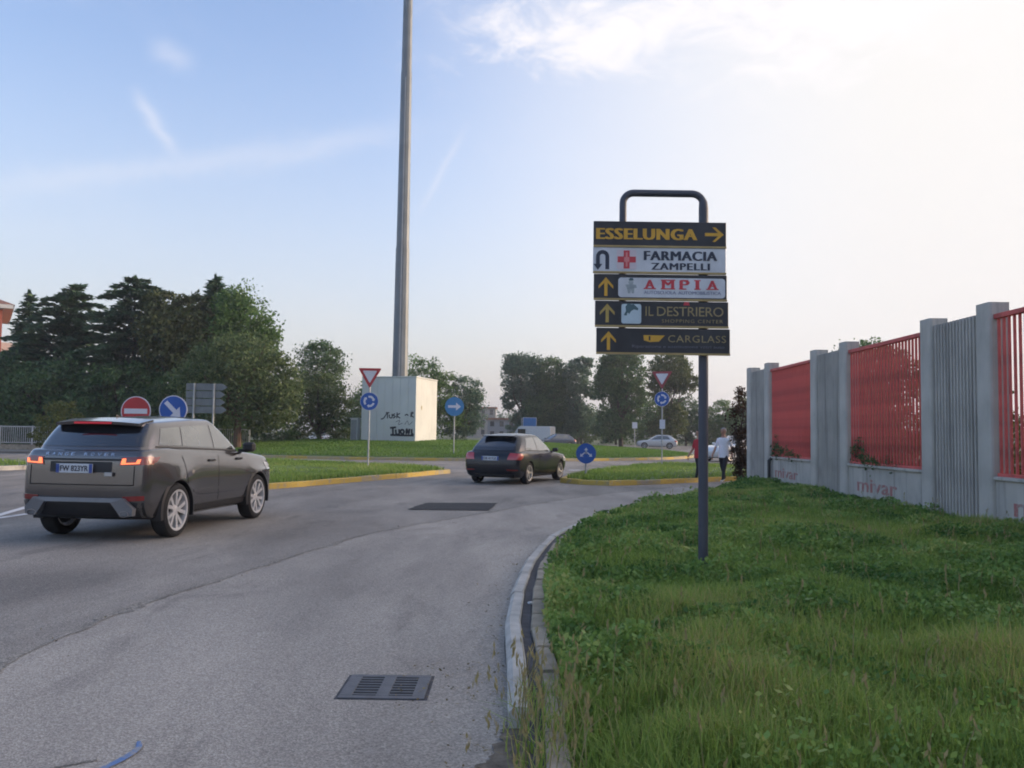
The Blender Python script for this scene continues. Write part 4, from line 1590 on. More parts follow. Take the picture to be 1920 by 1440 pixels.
recolour(ht, (-18.9, 84.5, 0), R_(120), M_WHITEC, 'white car whose roof shows above the roundabout grass by the hedge')
recolour(ht, (4.3, 86, 0), R_(200), M_BLUEC, 'dark blue car passing beyond the roundabout under the poplars')
recolour(ht, (15.6, 92, 0), R_(172), M_SILVC, 'silver white car passing beyond the roundabout under the right trees', 1.03)
recolour(ht, (12.9, 49.5, 0), R_(215), M_WHITEC, 'white car waiting in the side street behind the man in white', 1.05)

# white delivery van far beyond the hatchback
van = empty('delivery_van', (2.2, 96, 0), R_(160))
tag(van, 'white delivery van far down the road above the hatchback roof', 'van')
pr = [(-2.5, .35), (-2.5, 2.15), (-2.4, 2.25), (1.0, 2.25), (1.25, 2.15), (1.85, 1.25), (2.5, 1.0), (2.55, .35)]
MB().prism(pr, 1.9, Matrix.Translation((0, .95, 0)) @ Matrix.Rotation(R_(90), 4, 'X')).build('body', M_WHITEC, van)
MB().add([(1.33, -.82, 2.05), (1.33, .82, 2.05), (1.86, .86, 1.30), (1.86, -.86, 1.30)], [(0, 1, 2, 3)]).build('windscreen', M_CARGLASS, van, loc=(.03, 0, .02))
for sg in (-1, 1):
    MB().box((.85, sg * .957, 1.62), (.9, .02, .6)).build('side_window', M_CARGLASS, van)
vw = wheel_meshes(.34, .20, .2, 5, False, M_ALLOYD)
add_wheels(van, (-1.5, 1.6), .86, .34, vw)
# ================================================================== direction sign on the verge
M_POST = mat('sign_post_paint', (.055, .060, .080), .5, var=.12, scale=5)
M_PBLACK = mat('sign_black', (.026, .026, .031), .5, var=.4, scale=4, detail=8)
M_PWHITE = mat('sign_white', (.56, .58, .62), .45, var=.14, scale=5, detail=8)
M_PYEL = mat('sign_yellow', (.62, .34, .035), .5, var=.10, scale=9)
M_PGOLD = mat('sign_gold', (.42, .30, .08), .5, var=.15, scale=9)
M_PBROWN = mat('sign_faded_gold', (.30, .235, .11), .5, var=.2, scale=9)
M_PRED = mat('sign_red', (.52, .045, .06), .5, var=.1, scale=9)
M_PNAVY = mat('sign_navy', (.022, .030, .055), .5, var=.1, scale=9)
M_PBLUEG = mat('sign_blue_grey', (.20, .22, .32), .5, var=.1, scale=9)
M_PPINK = mat('sign_pink', (.66, .22, .22), .5, var=.05)
M_PGREY = mat('sign_grey', (.30, .34, .36), .5, var=.2, scale=20)
M_PTEAL = mat('sign_teal', (.06, .12, .14), .5, var=.1)
M_TAN = mat('sign_frame_tan', (.40, .29, .12), .5, var=.2, scale=6)

ds = empty('direction_sign', (1.79, 8.0, .10))
tag(ds, 'stack of five shop direction panels on a dark looped post in the grass', 'sign')
loop = [(0, 0, -.1), (0, 0, 3.50)]
for k in range(1, 7):
    a = R_(15 * k)
    loop.append((-.11 + .11 * math.cos(a), 0, 3.535 + .11 * math.sin(a)))
for k in range(0, 7):
    a = R_(90 + 15 * k)
    loop.append((-.665 + .10 * math.cos(a), 0, 3.545 + .10 * math.sin(a)))
loop += [(-.765, 0, 2.2)]
MB().tube(loop, [.046] * 2 + [.040] + [.034] * 12 + [.034], 16).build('post', M_POST, ds, smooth=True)

FY = -.085                                    # front plane of the panels, local y


def panel(zc, dx, m, h=.232, lip=M_TAN):
    p = MB().box((0, 0, 0), (1.245, .03, h), bev=.004).build('panel', m, ds, loc=(-.425 + dx, -.07, zc))
    MB().box((0, -.006, -h / 2 - .006), (1.245, .036, .017)).build('frame_lip', lip, p)
    return p


def ptext(p, body, x, z, w, h, m, bold=0.0, space=1.0, lay=0):
    """lettering on a panel; bold widens each stroke by overlaid copies"""
    b = bold * .5 * h
    vs, fs = fit_text(body, w - 2 * b, h, 0, 0, space, .0015)
    mb = MB()
    for j, dx in enumerate((-b, 0, b) if bold else (0,)):
        m4 = frame((x + dx, -.0168 - .001 * lay - .0001 * j, z), (1, 0, 0), (0, 0, 1))
        mb.add([m4 @ v for v in vs], fs)
    return link('lettering', mb.mesh('lettering', m), p)


def pshape(p, name, pts, m, x=0, z=0, s=1.0, lay=0):
    m4 = frame((x, -.0155 - .001 * lay, z), (1, 0, 0), (0, 0, 1)) @ Matrix.Scale(s, 4)
    return MB().prism(pts, .0015 / s, m4).build(name, m, p)


def rrect(w, h, r, n=5):
    out = []
    for cx, cy, a0 in ((w / 2 - r, h / 2 - r, 0), (-w / 2 + r, h / 2 - r, 90), (-w / 2 + r, -h / 2 + r, 180), (w / 2 - r, -h / 2 + r, 270)):
        for k in range(n + 1):
            a = R_(a0 + 90 * k / n)
            out.append((cx + r * math.cos(a), cy + r * math.sin(a)))
    return out


ARROW = [(0, 1), (.78, .10), (.78, -.22), (.17, .40), (.17, -1), (-.17, -1), (-.17, .40), (-.78, -.22), (-.78, .10)]
ARROW_R = [(y, -x) for x, y in ARROW]
p1 = panel(3.235, -.002, M_PBLACK)
ptext(p1, 'ESSELUNGA', -.125, -.004, .95, .105, M_PYEL, bold=.20, space=1.12)
pshape(p1, 'arrow', ARROW_R, M_PYEL, .51, .0, .088)
p2 = panel(2.988, -.004, M_PWHITE)
uturn = []
for k in range(13):
    a = R_(180 - 15 * k)
    uturn.append((.042 * math.cos(a), .035 + .042 * math.sin(a)))
outer = [(-.062, -.045), (-.062, .035)] + [(.062 * math.cos(R_(180 - 15 * k)), .035 + .062 * math.sin(R_(180 - 15 * k))) for k in range(1, 12)] + [(.062, .035), (.062, -.085), (.026, -.085), (.026, .035)]
inner = [(.026 * math.cos(R_(15 * k)), .035 + .026 * math.sin(R_(15 * k))) for k in range(1, 12)] + [(-.026, .035), (-.026, -.045)]
pshape(p2, 'u_turn_arrow', outer + inner, M_PNAVY, -.535, -.01)
pshape(p2, 'u_turn_head', [(-.085, -.035), (-.003, -.035), (-.044, -.092)], M_PNAVY, -.535, -.01, 1, 1)
pshape(p2, 'cross_border', rrect(.185, .185, .02), mat('sign_pale_pink', (.60, .52, .56), .5, var=.05), -.31, -.0)
cr = [(-.028, .085), (.028, .085), (.028, .028), (.085, .028), (.085, -.028), (.028, -.028), (.028, -.085), (-.028, -.085), (-.028, -.028), (-.085, -.028), (-.085, .028), (-.028, .028)]
pshape(p2, 'pharmacy_cross', cr, M_PRED, -.31, 0, 1, 1)
pshape(p2, 'cross_line', [(x * .30, y * .80) for x, y in cr], M_PPINK, -.31, 0, 1, 2)
ptext(p2, 'FARMACIA', .195, .040, .69, .088, M_PNAVY, bold=.16, space=1.1)
ptext(p2, 'ZAMPELLI', .195, -.060, .55, .064, M_PNAVY, bold=.16, space=1.15)
p3 = panel(2.735, .004, M_PBLACK)
pshape(p3, 'arrow', ARROW, M_PYEL, -.51, -.005, .088)
pshape(p3, 'white_plate', rrect(1.0, .185, .03), M_PWHITE, .105, -.01)
lx = (-.105, .045, .185, .30, .44)
for ch, x in zip('AMPIA', (-.10, .07, .225, .345, .485)):
    ptext(p3, ch, x, .022, {'I': .035, 'M': .115}.get(ch, .095), .082, M_PRED, bold=.16, lay=1)
    wd = {'I': .06, 'M': .135, 'P': .07}.get(ch, .115)
    for zz in (-.019,) if ch == 'A' else (-.019, .062):
        pshape(p3, 'serif', [(-wd / 2, -.005), (wd / 2, -.005), (wd / 2, .005), (-wd / 2, .005)], M_PRED, x - (.018 if ch == 'P' and zz < 0 else 0), zz, 1, 3)
ptext(p3, 'AUTOSCUOLA', -.005, -.055, .30, .030, M_PBLUEG, bold=.06, lay=1)
ptext(p3, 'AUTOMOBILISTICA', .365, -.055, .40, .030, M_PBLUEG, bold=.06, lay=1)
# little drawn figure on the white plate
fig = [(-.03, -.06), (-.045, .0), (-.06, .03), (-.02, .035), (-.03, .06), (0, .085), (.025, .06), (.02, .035), (.05, .03), (.06, -.005), (.035, -.0), (.03, -.06), (.008, -.06), (.0, -.02), (-.008, -.06)]
pshape(p3, 'figure_drawing', fig, M_PGREY, -.275, -.012, .9, 1)
pshape(p3, 'figure_cap', [(-.03, 0), (.03, 0), (.02, .03), (-.015, .03)], M_PTEAL, -.275, .055, .8, 2)
p4 = panel(2.482, .018, M_PBLACK)
pshape(p4, 'arrow', ARROW, M_PGOLD, -.51, 0, .088)
pshape(p4, 'white_plate', rrect(.185, .185, .02), mat('sign_pale_blue', (.46, .56, .62), .5, var=.08, scale=8), -.285, -.005)
horse = [(-.07, -.03), (-.05, .01), (-.055, .05), (-.03, .085), (.0, .07), (.02, .075), (.065, .035), (.06, .015), (.025, .025), (.0, .01), (-.02, -.02), (-.035, -.005), (-.045, -.035)]
pshape(p4, 'horse_head', horse, M_PTEAL, -.285, .012, 1, 1)
ptext(p4, 'IL', -.115, .022, .075, .088, M_PBROWN, bold=.0, lay=0)
ptext(p4, 'DESTRIERO', .265, .022, .62, .088, M_PBROWN, bold=.0, space=.95)
ptext(p4, 'SHOPPING CENTER', .285, -.068, .57, .032, M_PBROWN, bold=.0, space=1.2)
pshape(p4, 'red_tab', [(-.03, -.012), (.03, -.012), (.02, .02), (-.02, .02)], M_PRED, .23, .092, 1, 2)
p5 = panel(2.228, .032, M_PBLACK)
pshape(p5, 'arrow', ARROW, M_PYEL, -.51, -.005, .088)
pshape(p5, 'wing_logo', [(-.10, .028), (.10, .028), (.045, -.03), (-.04, -.036), (-.095, -.02)], M_PYEL, -.085, .022)
pshape(p5, 'logo_bars', [(-.05, .02), (-.035, .02), (-.035, -.02), (-.05, -.02)], M_PBLACK, -.085, .022, 1, 1)
ptext(p5, 'CARGLASS', .315, .020, .54, .066, M_PBROWN, bold=.0, space=1.1)
ptext(p5, 'Riparazione e sostituzione vetri auto', .14, -.058, .86, .036, mat('sign_dim_blue', (.13, .13, .16), .5, var=.1), bold=0)

# ================================================================== road signs
M_SBLUE = mat('road_sign_blue', (.012, .085, .36), .4, var=.06, scale=4)
M_SBLUEL = mat('road_sign_blue_pale', (.04, .20, .42), .4, var=.06, scale=4)
M_SRED = mat('road_sign_red', (.42, .025, .03), .4, var=.08, scale=4)
M_SREDD = mat('road_sign_red_faded', (.30, .055, .06), .5, var=.12, scale=4)
M_SWHITE = mat('road_sign_white', (.60, .60, .66), .45, var=.05, scale=4)
M_SGREY = mat('road_sign_back', (.16, .175, .185), .5, metal=.2, var=.1, scale=4)


def disc_pts(r, n=36):
    return [(r * math.cos(2 * math.pi * k / n), r * math.sin(2 * math.pi * k / n)) for k in range(n)]


def face(z, y=-.05):
    return frame((0, y, z), (1, 0, 0), (0, 0, 1))


def sign_root(name, x, y, z, label, h, rz=0.0, pr=.03):
    s = empty(name, (x, y, z), rz)
    tag(s, label, 'sign')
    MB().tube([(0, 0, -.25), (0, 0, h)], pr, 12).build('pole', M_GALV, s, smooth=True)
    return s


def add_disc(s, z, r, m, rim=M_SWHITE, rw=.02, back=True):
    d = MB().prism(disc_pts(r), .012, face(z, -.045)).build('disc', rim, s)
    MB().prism(disc_pts(r - rw), .003, face(z, -.0575)).build('disc_face', m, d)
    MB().box((0, -.036, z), (.16, .014, .05)).build('bracket', M_GALV, s)
    return d


def shape(parent, name, pts, m, z, x=0, y=-.0615, s=1.0, rot=0.0):
    m4 = frame((x, y, z), (1, 0, 0), (0, 0, 1)) @ Matrix.Rotation(rot, 4, 'Z') @ Matrix.Scale(s, 4)
    return MB().prism(pts, .0025 / s, m4).build(name, m, parent)


def roundabout_symbol(d, z, r):
    for k in range(3):
        a0 = R_(100 - 120 * k)
        pts_o, pts_i = [], []
        for j in range(7):
            a = a0 - R_(74) * j / 6
            pts_o.append((r * math.cos(a), r * math.sin(a)))
            pts_i.append((r * .66 * math.cos(a), r * .66 * math.sin(a)))
        e = a0 - R_(74)
        hd = [(r * 1.16 * math.cos(e), r * 1.16 * math.sin(e)), (r * .83 * math.cos(e - .42), r * .83 * math.sin(e - .42)), (r * .48 * math.cos(e), r * .48 * math.sin(e))]
        shape(d, 'ring_arrow', pts_o + hd + pts_i[::-1], M_SWHITE, z)


def add_yield(s, z_top, side, m=M_SRED):
    hgt = side * .866
    def tri(k, r=.03):
        c = hgt * 2 / 3
        base = [Vector((-side / 2, hgt / 3)), Vector((0, -hgt * 2 / 3)), Vector((side / 2, hgt / 3))]
        base = [b * k for b in base]
        out = []
        for i in range(3):
            p, a, b = base[i], base[i - 1], base[(i + 1) % 3]
            out += [tuple(p + (a - p).normalized() * r * 2), tuple(p + (a + b - 2 * p).normalized() * r * .8), tuple(p + (b - p).normalized() * r * 2)]
        return out
    zc = z_top - hgt / 3
    t = MB().prism(tri(1.0), .012, face(zc, -.045)).build('triangle', m, s)
    MB().prism(tri(.62, .02), .003, face(zc, -.0575)).build('triangle_face', M_SWHITE, t)
    MB().box((0, -.036, zc + .12), (.16, .014, .05)).build('bracket', M_GALV, s)
    return t


y1_ = sign_root('yield_sign', -5.03, 30.0, .2, 'red give-way triangle over blue roundabout disc in front of the white kiosk', 3.45, R_(4))
add_yield(y1_, 3.46, .82, M_SRED)
d = add_disc(y1_, 2.29, .32, M_SBLUE, rw=.012)
roundabout_symbol(d, 2.29, .20)
y2_ = sign_root('yield_sign', 6.6, 37.6, .18, 'dark red give-way triangle over blue roundabout disc beside the shop sign post', 4.05, R_(-22))
add_yield(y2_, 4.08, .92, M_SREDD)
d = add_disc(y2_, 2.86, .33, M_SBLUE, rw=.012)
roundabout_symbol(d, 2.86, .21)
MB().box((0.02, -.04, 1.75), (.24, .012, .40), bev=.003).build('small_plate', M_SWHITE, y2_)

AR = [(1, 0), (.25, .62), (.25, .2), (-1, .2), (-1, -.2), (.25, -.2), (.25, -.62)]
b1_ = sign_root('arrow_sign', -3.05, 45.0, .3, 'round blue sign with white right arrow on the roundabout edge', 2.85)
d = add_disc(b1_, 2.50, .50, M_SBLUEL, rim=M_SBLUEL)
shape(d, 'arrow', AR, M_SWHITE, 2.50, s=.34)
b2_ = sign_root('keep_right_sign', -7.43, 18.75, .12, 'round blue keep-right sign with white diagonal arrow behind the SUV roof', 1.95)
d = add_disc(b2_, 1.74, .31, M_SBLUE)
shape(d, 'arrow', AR, M_SWHITE, 1.74, s=.235, rot=R_(-45))
b3_ = sign_root('no_entry_sign', -8.18, 18.6, .12, 'round red no-entry sign with white bar behind the SUV roof', 1.95)
d = add_disc(b3_, 1.69, .325, M_SRED)
shape(d, 'bar', [(-.25, -.055), (.25, -.055), (.25, .055), (-.25, .055)], M_SWHITE, 1.69)
b4_ = sign_root('arrow_sign', 2.34, 27.0, .15, 'low round blue sign with forked white arrows on the right splitter island', .95)
d = add_disc(b4_, .69, .315, M_SBLUE, rim=M_SBLUE)
for rt, x, z in ((R_(90), 0, .77), (R_(-40), .11, .66), (R_(220), -.11, .66)):
    shape(d, 'arrow', AR, M_SWHITE, z, x=x, s=.105, rot=rt)
shape(d, 'arrow_stem', [(-.02, -.02), (.02, -.02), (.02, .06), (-.02, .06)], M_SWHITE, .69)
b5_ = sign_root('small_sign', 11.05, 77, .0, 'small pale sign on a thin pole under the far right trees', 2.5)
MB().box((0, -.045, 2.3), (.46, .012, .55), bev=.004).build('plate', M_SWHITE, b5_)

bk = empty('direction_board', (-10.9, 30.2, .15))
tag(bk, 'grey backs of arrow-shaped direction boards on two posts above the SUV', 'sign')
for x in (-.36, .34):
    MB().tube([(x, -.06, -.2), (x, -.06, 2.9)], .035, 10).build('post', M_GALV, bk, smooth=True)
for i in range(4):
    z = 2.78 - i * .27
    a = .62 if i in (0, 3) else .55
    pts = [(-.66, -.12), (a, -.12), (a + .18, 0), (a, .12), (-.66, .12)]
    MB().prism(pts, .02, frame((0, 0, z), (1, 0, 0), (0, 0, 1))).build('board', M_SGREY, bk)

bb = empty('motorway_board', (1.9, 107, 0))
tag(bb, 'blue direction board on two posts far above the hatchback', 'sign')
for x in (-.7, .7):
    MB().tube([(x, .06, -.2), (x, .06, 3.4)], .05, 8).build('post', M_GALV, bb)
MB().box((.3, 0, 2.85), (1.7, .04, 1.15), bev=.01).build('board', M_SWHITE, bb)
MB().box((.3, -.025, 2.85), (1.6, .02, 1.05)).build('board_face', mat('board_blue', (.03, .16, .42), .45, var=.08), bb)

# ================================================================== storm drain in the road
M_IRON = mat('cast_iron', (.115, .118, .130), .6, metal=.3, var=.2, scale=10, bump=.3, bscale=60)
M_PITSHADE = mat('drain_pit_shade', (.006, .006, .007), .95, var=.1)
dr = empty('storm_drain', (-.69, 4.92, -.002))
tag(dr, 'rectangular cast-iron storm drain grate set in the near lane', 'drain')
MB().box((0, 0, .0075), (.40, .36, .002)).build('pit_shade', M_PITSHADE, dr)  # flat black plate under the slats; the hole's shade is put into its colour
fr = MB()
MB().box((0, 0, .0055), (.505, .465, .002)).build('dirt_rim', M_DARKBAND, dr)
fr.box((0, -.2, .010), (.47, .045, .008), bev=.002).box((0, .2, .010), (.47, .045, .008), bev=.002)
fr.box((-.2, 0, .010), (.07, .355, .008), bev=.002).box((.2, 0, .010), (.07, .355, .008), bev=.002).box((0, 0, .0102), (.07, .355, .008), bev=.002)
fr.build('frame', M_IRON, dr)
SL = MB().box((0, 0, 0), (.13, .020, .006), bev=.0015).mesh('slat', M_IRON)
for x in (-.1, .1):
    for i in range(7):
        link('slat', SL, dr, (x, -.147 + i * .049, .0095 if x < 0 else .0088))

# ================================================================== people
M_SKIN = mat('skin', (.42, .24, .17), .6, var=.08, scale=12)
M_SHIRTW = mat('white_shirt', (.78, .78, .82), .9, var=.06, scale=9, bump=.3, bscale=20)
M_SHIRTR = mat('red_shirt', (.45, .03, .04), .9, var=.08, scale=9, bump=.3, bscale=20)
M_TROUS = mat('dark_trousers', (.018, .019, .026), .9, var=.2, scale=9)
M_SHOE = mat('white_shoe', (.5, .5, .5), .7, var=.1)
M_SHOED = mat('dark_shoe', (.03, .03, .03), .7, var=.1)
M_HAIRG = mat('grey_hair', (.28, .28, .27), .8, var=.25, scale=30, bump=.5, bscale=80)
M_HAIRD = mat('dark_hair', (.03, .025, .02), .8, var=.25, scale=30, bump=.5, bscale=80)
M_EYE = mat('eye', (.02, .02, .02), .3, var=0)
M_LIP = mat('lip', (.30, .12, .10), .6, var=0)


def skin_mesh(verts, edges, radii, name, levels=1):
    me = bpy.data.meshes.new(name)
    me.from_pydata(verts, edges, [])
    o = bpy.data.objects.new(name, me)
    col.objects.link(o)
    md = o.modifiers.new('skin', 'SKIN')
    md.use_smooth_shade = True
    sk = me.skin_vertices[0].data
    for i, r in enumerate(radii):
        sk[i].radius = r if hasattr(r, '__len__') else (r, r)
        sk[i].use_root = (i == 0)
    sb = o.modifiers.new('sub', 'SUBSURF')
    sb.levels = sb.render_levels = levels
    bpy.context.view_layer.update()
    out = bpy.data.meshes.new_from_object(o.evaluated_get(bpy.context.evaluated_depsgraph_get()))
    bpy.data.objects.remove(o)
    return out


def person(loc, rz, label, shirt, shoes, hair, swing=1.0, hair_long=0.0, sc=1.0):
    root = empty('person', loc, rz)
    root.scale = (sc,) * 3
    tag(root, label, 'person')
    # local: facing -y, x to the figure's left
    V, E, Rr = [], [], []

    def chain(pts, start=None):
        last = start
        ids = []
        for p, r in pts:
            V.append(p)
            Rr.append(r)
            i = len(V) - 1
            if last is not None:
                E.append((last, i))
            last = i
            ids.append(i)
        return ids
    sp_ids = chain([((0, 0, .95), (.155, .115)), ((0, .005, 1.08), (.150, .11)), ((0, .01, 1.24), (.165, .115)), ((0, .012, 1.38), (.155, .10)), ((0, .0, 1.47), (.06, .06)), ((0, -.01, 1.54), (.055, .055)),
                    ((0, -.02, 1.61), (.082, .098)), ((0, -.015, 1.69), (.078, .095)), ((0, -.01, 1.745), (.05, .06))])
    for sg in (1, -1):
        st = swing * sg
        chain([((sg * .09, -.0, .88), (.095, .10)), ((sg * .10 , -.14 * st - .03, .50), (.062, .066)), ((sg * .105, -.30 * st + (.03 if st < 0 else 0), .11 + (.03 if st < 0 else 0)), (.040, .044)), ((sg * .11, -.30 * st - .15, .045), (.042, .036))], sp_ids[0])
        arm = chain([((sg * .185, .01, 1.375), (.062, .062)), ((sg * .235, .10 * st + .02, 1.12), (.044, .046)), ((sg * .255, .16 * st - .10, .90), (.034, .034)), ((sg * .255, .17 * st - .13, .82), (.030, .040))], sp_ids[3])
    me = skin_mesh(V, E, Rr, 'body', 2)
    # fingers: short separate chains rooted in the palm
    bm = bmesh.new()
    bm.from_mesh(me)
    for sg in (1, -1):
        st = swing * sg
        hx, hy, hz = sg * .255, .17 * st - .13, .82
        for j in range(5):
            if j < 4:
                o = Vector((hx, hy - .028 + .019 * j, hz - .02))
                L = (.070, .080, .076, .060)[j]
                P = [o, o + Vector((-sg * .006, 0, -L * .5)), o + Vector((-sg * .022, 0, -L))]
            else:
                o = Vector((hx, hy - .03, hz + .03))
                P = [o, o + Vector((-sg * .012, -.028, -.025)), o + Vector((-sg * .02, -.034, -.055))]
            fm = skin_mesh([tuple(p) for p in P], [(0, 1), (1, 2)], [.0095, .009, .0075], 'finger', 1)
            bm.from_mesh(fm)
            bpy.data.meshes.remove(fm)
    # nose and ears as part of the same body
    for c, sz in (((0, -.122, 1.635), (.014, .02, .025)), ((.083, -.015, 1.64), (.012, .02, .03)), ((-.083, -.015, 1.64), (.012, .02, .03))):
        r = bmesh.ops.create_icosphere(bm, subdivisions=2, radius=1)
        bmesh.ops.scale(bm, vec=sz, verts=r['verts'])
        bmesh.ops.translate(bm, vec=c, verts=r['verts'])
    bm.to_mesh(me)
    bm.free()
    for m in (M_SKIN, shirt, M_TROUS, shoes):
        me.materials.append(m)
    mi = []
    for p in me.polygons:
        c = p.center
        if c.z < .10:
            k = 3
        elif c.z < .90 and abs(c.x) < .21 and not (abs(c.x) > .2 and c.z > .7):
            k = 2
        elif .88 <= c.z < 1.445 and (abs(c.x) < .20 or c.z > 1.16):
            k = 1
        else:
            k = 0
        mi.append(k)
    me.polygons.foreach_set('material_index', mi)
    me.polygons.foreach_set('use_smooth', [True] * len(me.polygons))
    link('body', me, root)
    # loose shirt tail over the hips, open tube
    prof = [(.158, .118, 1.40), (.172, .126, 1.25), (.172, .128, 1.08), (.178, .138, .94), (.186, .146, .80)]
    n = 20
    sm = MB()
    vs = [(a * math.cos(2 * math.pi * k / n) * (1 + .03 * math.sin(5 * k)), b * math.sin(2 * math.pi * k / n) * (1 + .03 * math.cos(4 * k)) + .005, z) for a, b, z in prof for k in range(n)]
    fs = [(i * n + k, i * n + (k + 1) % n, (i + 1) * n + (k + 1) % n, (i + 1) * n + k) for i in range(len(prof) - 1) for k in range(n)]
    sm.add(vs, fs).build('shirt', shirt, root, smooth=True)
    # hair cap, eyes, mouth
    hm = bmesh.new()
    bmesh.ops.create_icosphere(hm, subdivisions=3, radius=1)
    for v in hm.verts:
        v.co = Vector((v.co.x * .092, v.co.y * .112 + .004, v.co.z * .105 + 1.665))
    kill = [v for v in hm.verts if (v.co.y < -.045 and v.co.z < 1.70) or (v.co.z < 1.60 - hair_long) or (v.co.y < .0 and v.co.z < 1.645)]
    bmesh.ops.delete(hm, geom=kill, context='VERTS')
    hme = bpy.data.meshes.new('hair')
    hm.to_mesh(hme)
    hm.free()
    hme.materials.append(hair)
    hme.polygons.foreach_set('use_smooth', [True] * len(hme.polygons))
    link('hair', hme, root)
    for sg in (1, -1):
        MB().box((sg * .033, -.112, 1.655), (.026, .012, .012), bev=.003).build('eye', M_EYE, root)
    MB().box((0, -.112, 1.578), (.045, .014, .012), bev=.003).build('mouth', M_LIP, root)
    return root


person((6.62, 26.75, 0), R_(-38), 'grey-haired person in loose white shirt and dark trousers striding past the wall', M_SHIRTW, M_SHOE, M_HAIRG, 1.0, sc=.97)
person((5.90, 27.0, 0), R_(-60), 'person in red shirt half hidden behind the shop sign post', M_SHIRTR, M_SHOED, M_HAIRD, .7, .05, sc=.93)
# ================================================================== trees
M_BARK = mat('bark', (.075, .060, .048), .95, var=.35, scale=5, bump=.8, bscale=14)
M_BARKR = mat('reddish_bark', (.12, .075, .05), .95, var=.3, scale=5, bump=.8, bscale=14)
L_CED = leaf_mat('cedar_needles', (.024, .062, .038), (.105, .180, .090), .22)
L_CED2 = leaf_mat('olive_needles', (.028, .046, .018), (.150, .165, .055), .25)
L_DARK = leaf_mat('dark_leaves', (.034, .082, .038), (.130, .215, .080), .36)
L_MID = leaf_mat('mid_leaves', (.042, .105, .034), (.175, .280, .080), .40)
L_OLIVE = leaf_mat('olive_leaves', (.045, .085, .034), (.175, .230, .088), .36)
L_LITE = leaf_mat('light_leaves', (.045, .075, .024), (.140, .175, .055), .35)
L_GREYG = leaf_mat('grey_green_leaves', (.050, .102, .068), (.150, .240, .145), .36)
L_RUST = leaf_mat('rusty_leaves', (.020, .018, .012), (.10, .050, .026), .2)
L_HEDGEY = leaf_mat('yellow_green_leaves', (.06, .085, .02), (.20, .22, .06), .35)


def leaf_quads(C, size, r, rnd, axis=None, aspect=.55, flat=None):
    """one folded diamond leaf per centre"""
    n = len(C)
    if axis is None:
        a = r.normal(size=(n, 3))
    else:
        a = axis + r.normal(size=(n, 3)) * .25
    a /= np.linalg.norm(a, axis=1)[:, None] + 1e-9
    b = r.normal(size=(n, 3))
    if flat is not None:
        b[:, 2] *= flat
    b -= a * np.sum(a * b, 1)[:, None]
    b /= np.linalg.norm(b, axis=1)[:, None] + 1e-9
    s = size[:, None]
    V = np.stack([C - a * s * .5, C + b * s * aspect * .5, C + a * s * .5, C - b * s * aspect * .5], 1).reshape(-1, 3)
    F = np.arange(4 * n).reshape(n, 4)
    return V, F, np.repeat(rnd, 4)


def limbs(mb, base, tips, r0, r):
    for t in tips:
        b, t = Vector(base), Vector(t)
        m1 = b.lerp(t, .35) + Vector(r.normal(size=3) * .06 * (t - b).length)
        m2 = b.lerp(t, .7) + Vector(r.normal(size=3) * .06 * (t - b).length)
        mb.tube([b, m1, m2, t], [r0, r0 * .7, r0 * .42, r0 * .12], 6)


def tree(name, x, y, h, lobes, n, lm, label, leaf=.20, trunk_h=None, trunk_r=.16, seed=0, z0=0.0, clump=.42, bark=None, group=None, density=1.0, cat='tree'):
    """lobes: (dx, dy, z centre, rx, ry, rz); leaves gather in clumps on and inside the lobes"""
    r = np.random.default_rng(seed + 100)
    root = empty(name, (x, y, z0))
    tag(root, label, cat, group)
    if name == 'poplar_tree':
        lobes = list(lobes) + [(.3, 0, 3.4, 1.7, 1.5, 2.0), (-.9, .2, 2.2, 1.4, 1.3, 1.6)]
        n = int(n * 1.3)
    L = np.array(lobes, float)
    vol = (L[:, 3] * L[:, 4] * L[:, 5]) ** (2 / 3)
    ncl = max(12, int(n / 42))
    pick = r.choice(len(L), ncl, p=vol / vol.sum())
    d = r.normal(size=(ncl, 3))
    d /= np.linalg.norm(d, axis=1)[:, None]
    rad = r.random(ncl) ** .33
    rad = np.where(r.random(ncl) < .7, .72 + .36 * r.random(ncl), rad)
    CC = L[pick, :3] + d * L[pick, 3:] * rad[:, None]
    keep = CC[:, 2] > .15
    CC, pick = CC[keep], pick[keep]
    ncl = len(CC)
    csz = clump * (.55 + .9 * r.random(ncl)) * np.clip(L[pick, 3:].mean(1), .5, 2.2)
    crnd = r.random(ncl)
    per = r.poisson(n / ncl, ncl)
    ii = np.repeat(np.arange(ncl), per)
    off = np.clip(r.normal(size=(len(ii), 3)), -1.7, 1.7) * np.array([1, 1, .62])
    C = CC[ii] + off * csz[ii][:, None] * .55
    C = C[C[:, 2] > .05]
    ii = ii[:len(C)]
    rnd = np.clip(.62 * crnd[ii] + .38 * r.random(len(C)), 0, 1)
    V, F, rv = leaf_quads(C, leaf * (.6 + .8 * r.random(len(C))), r, rnd)
    link('crown', np_mesh('crown', V, F, lm, rv), root)
    th_ = trunk_h if trunk_h is not None else L[:, 2].min()
    tb = MB()
    top = (0, 0, max(th_, .3))
    if trunk_r > 0:
        tb.tube([(0, 0, -.2), (r.normal() * .03, r.normal() * .03, th_ * .5), top], [trunk_r * 1.25, trunk_r, trunk_r * .8], 9)
        tips = [CC[i] for i in r.choice(ncl, min(ncl, 16), replace=False)]
        limbs(tb, top, tips, trunk_r * .55, r)
        tb.build('trunk', bark or M_BARK, root, smooth=True)
    return root


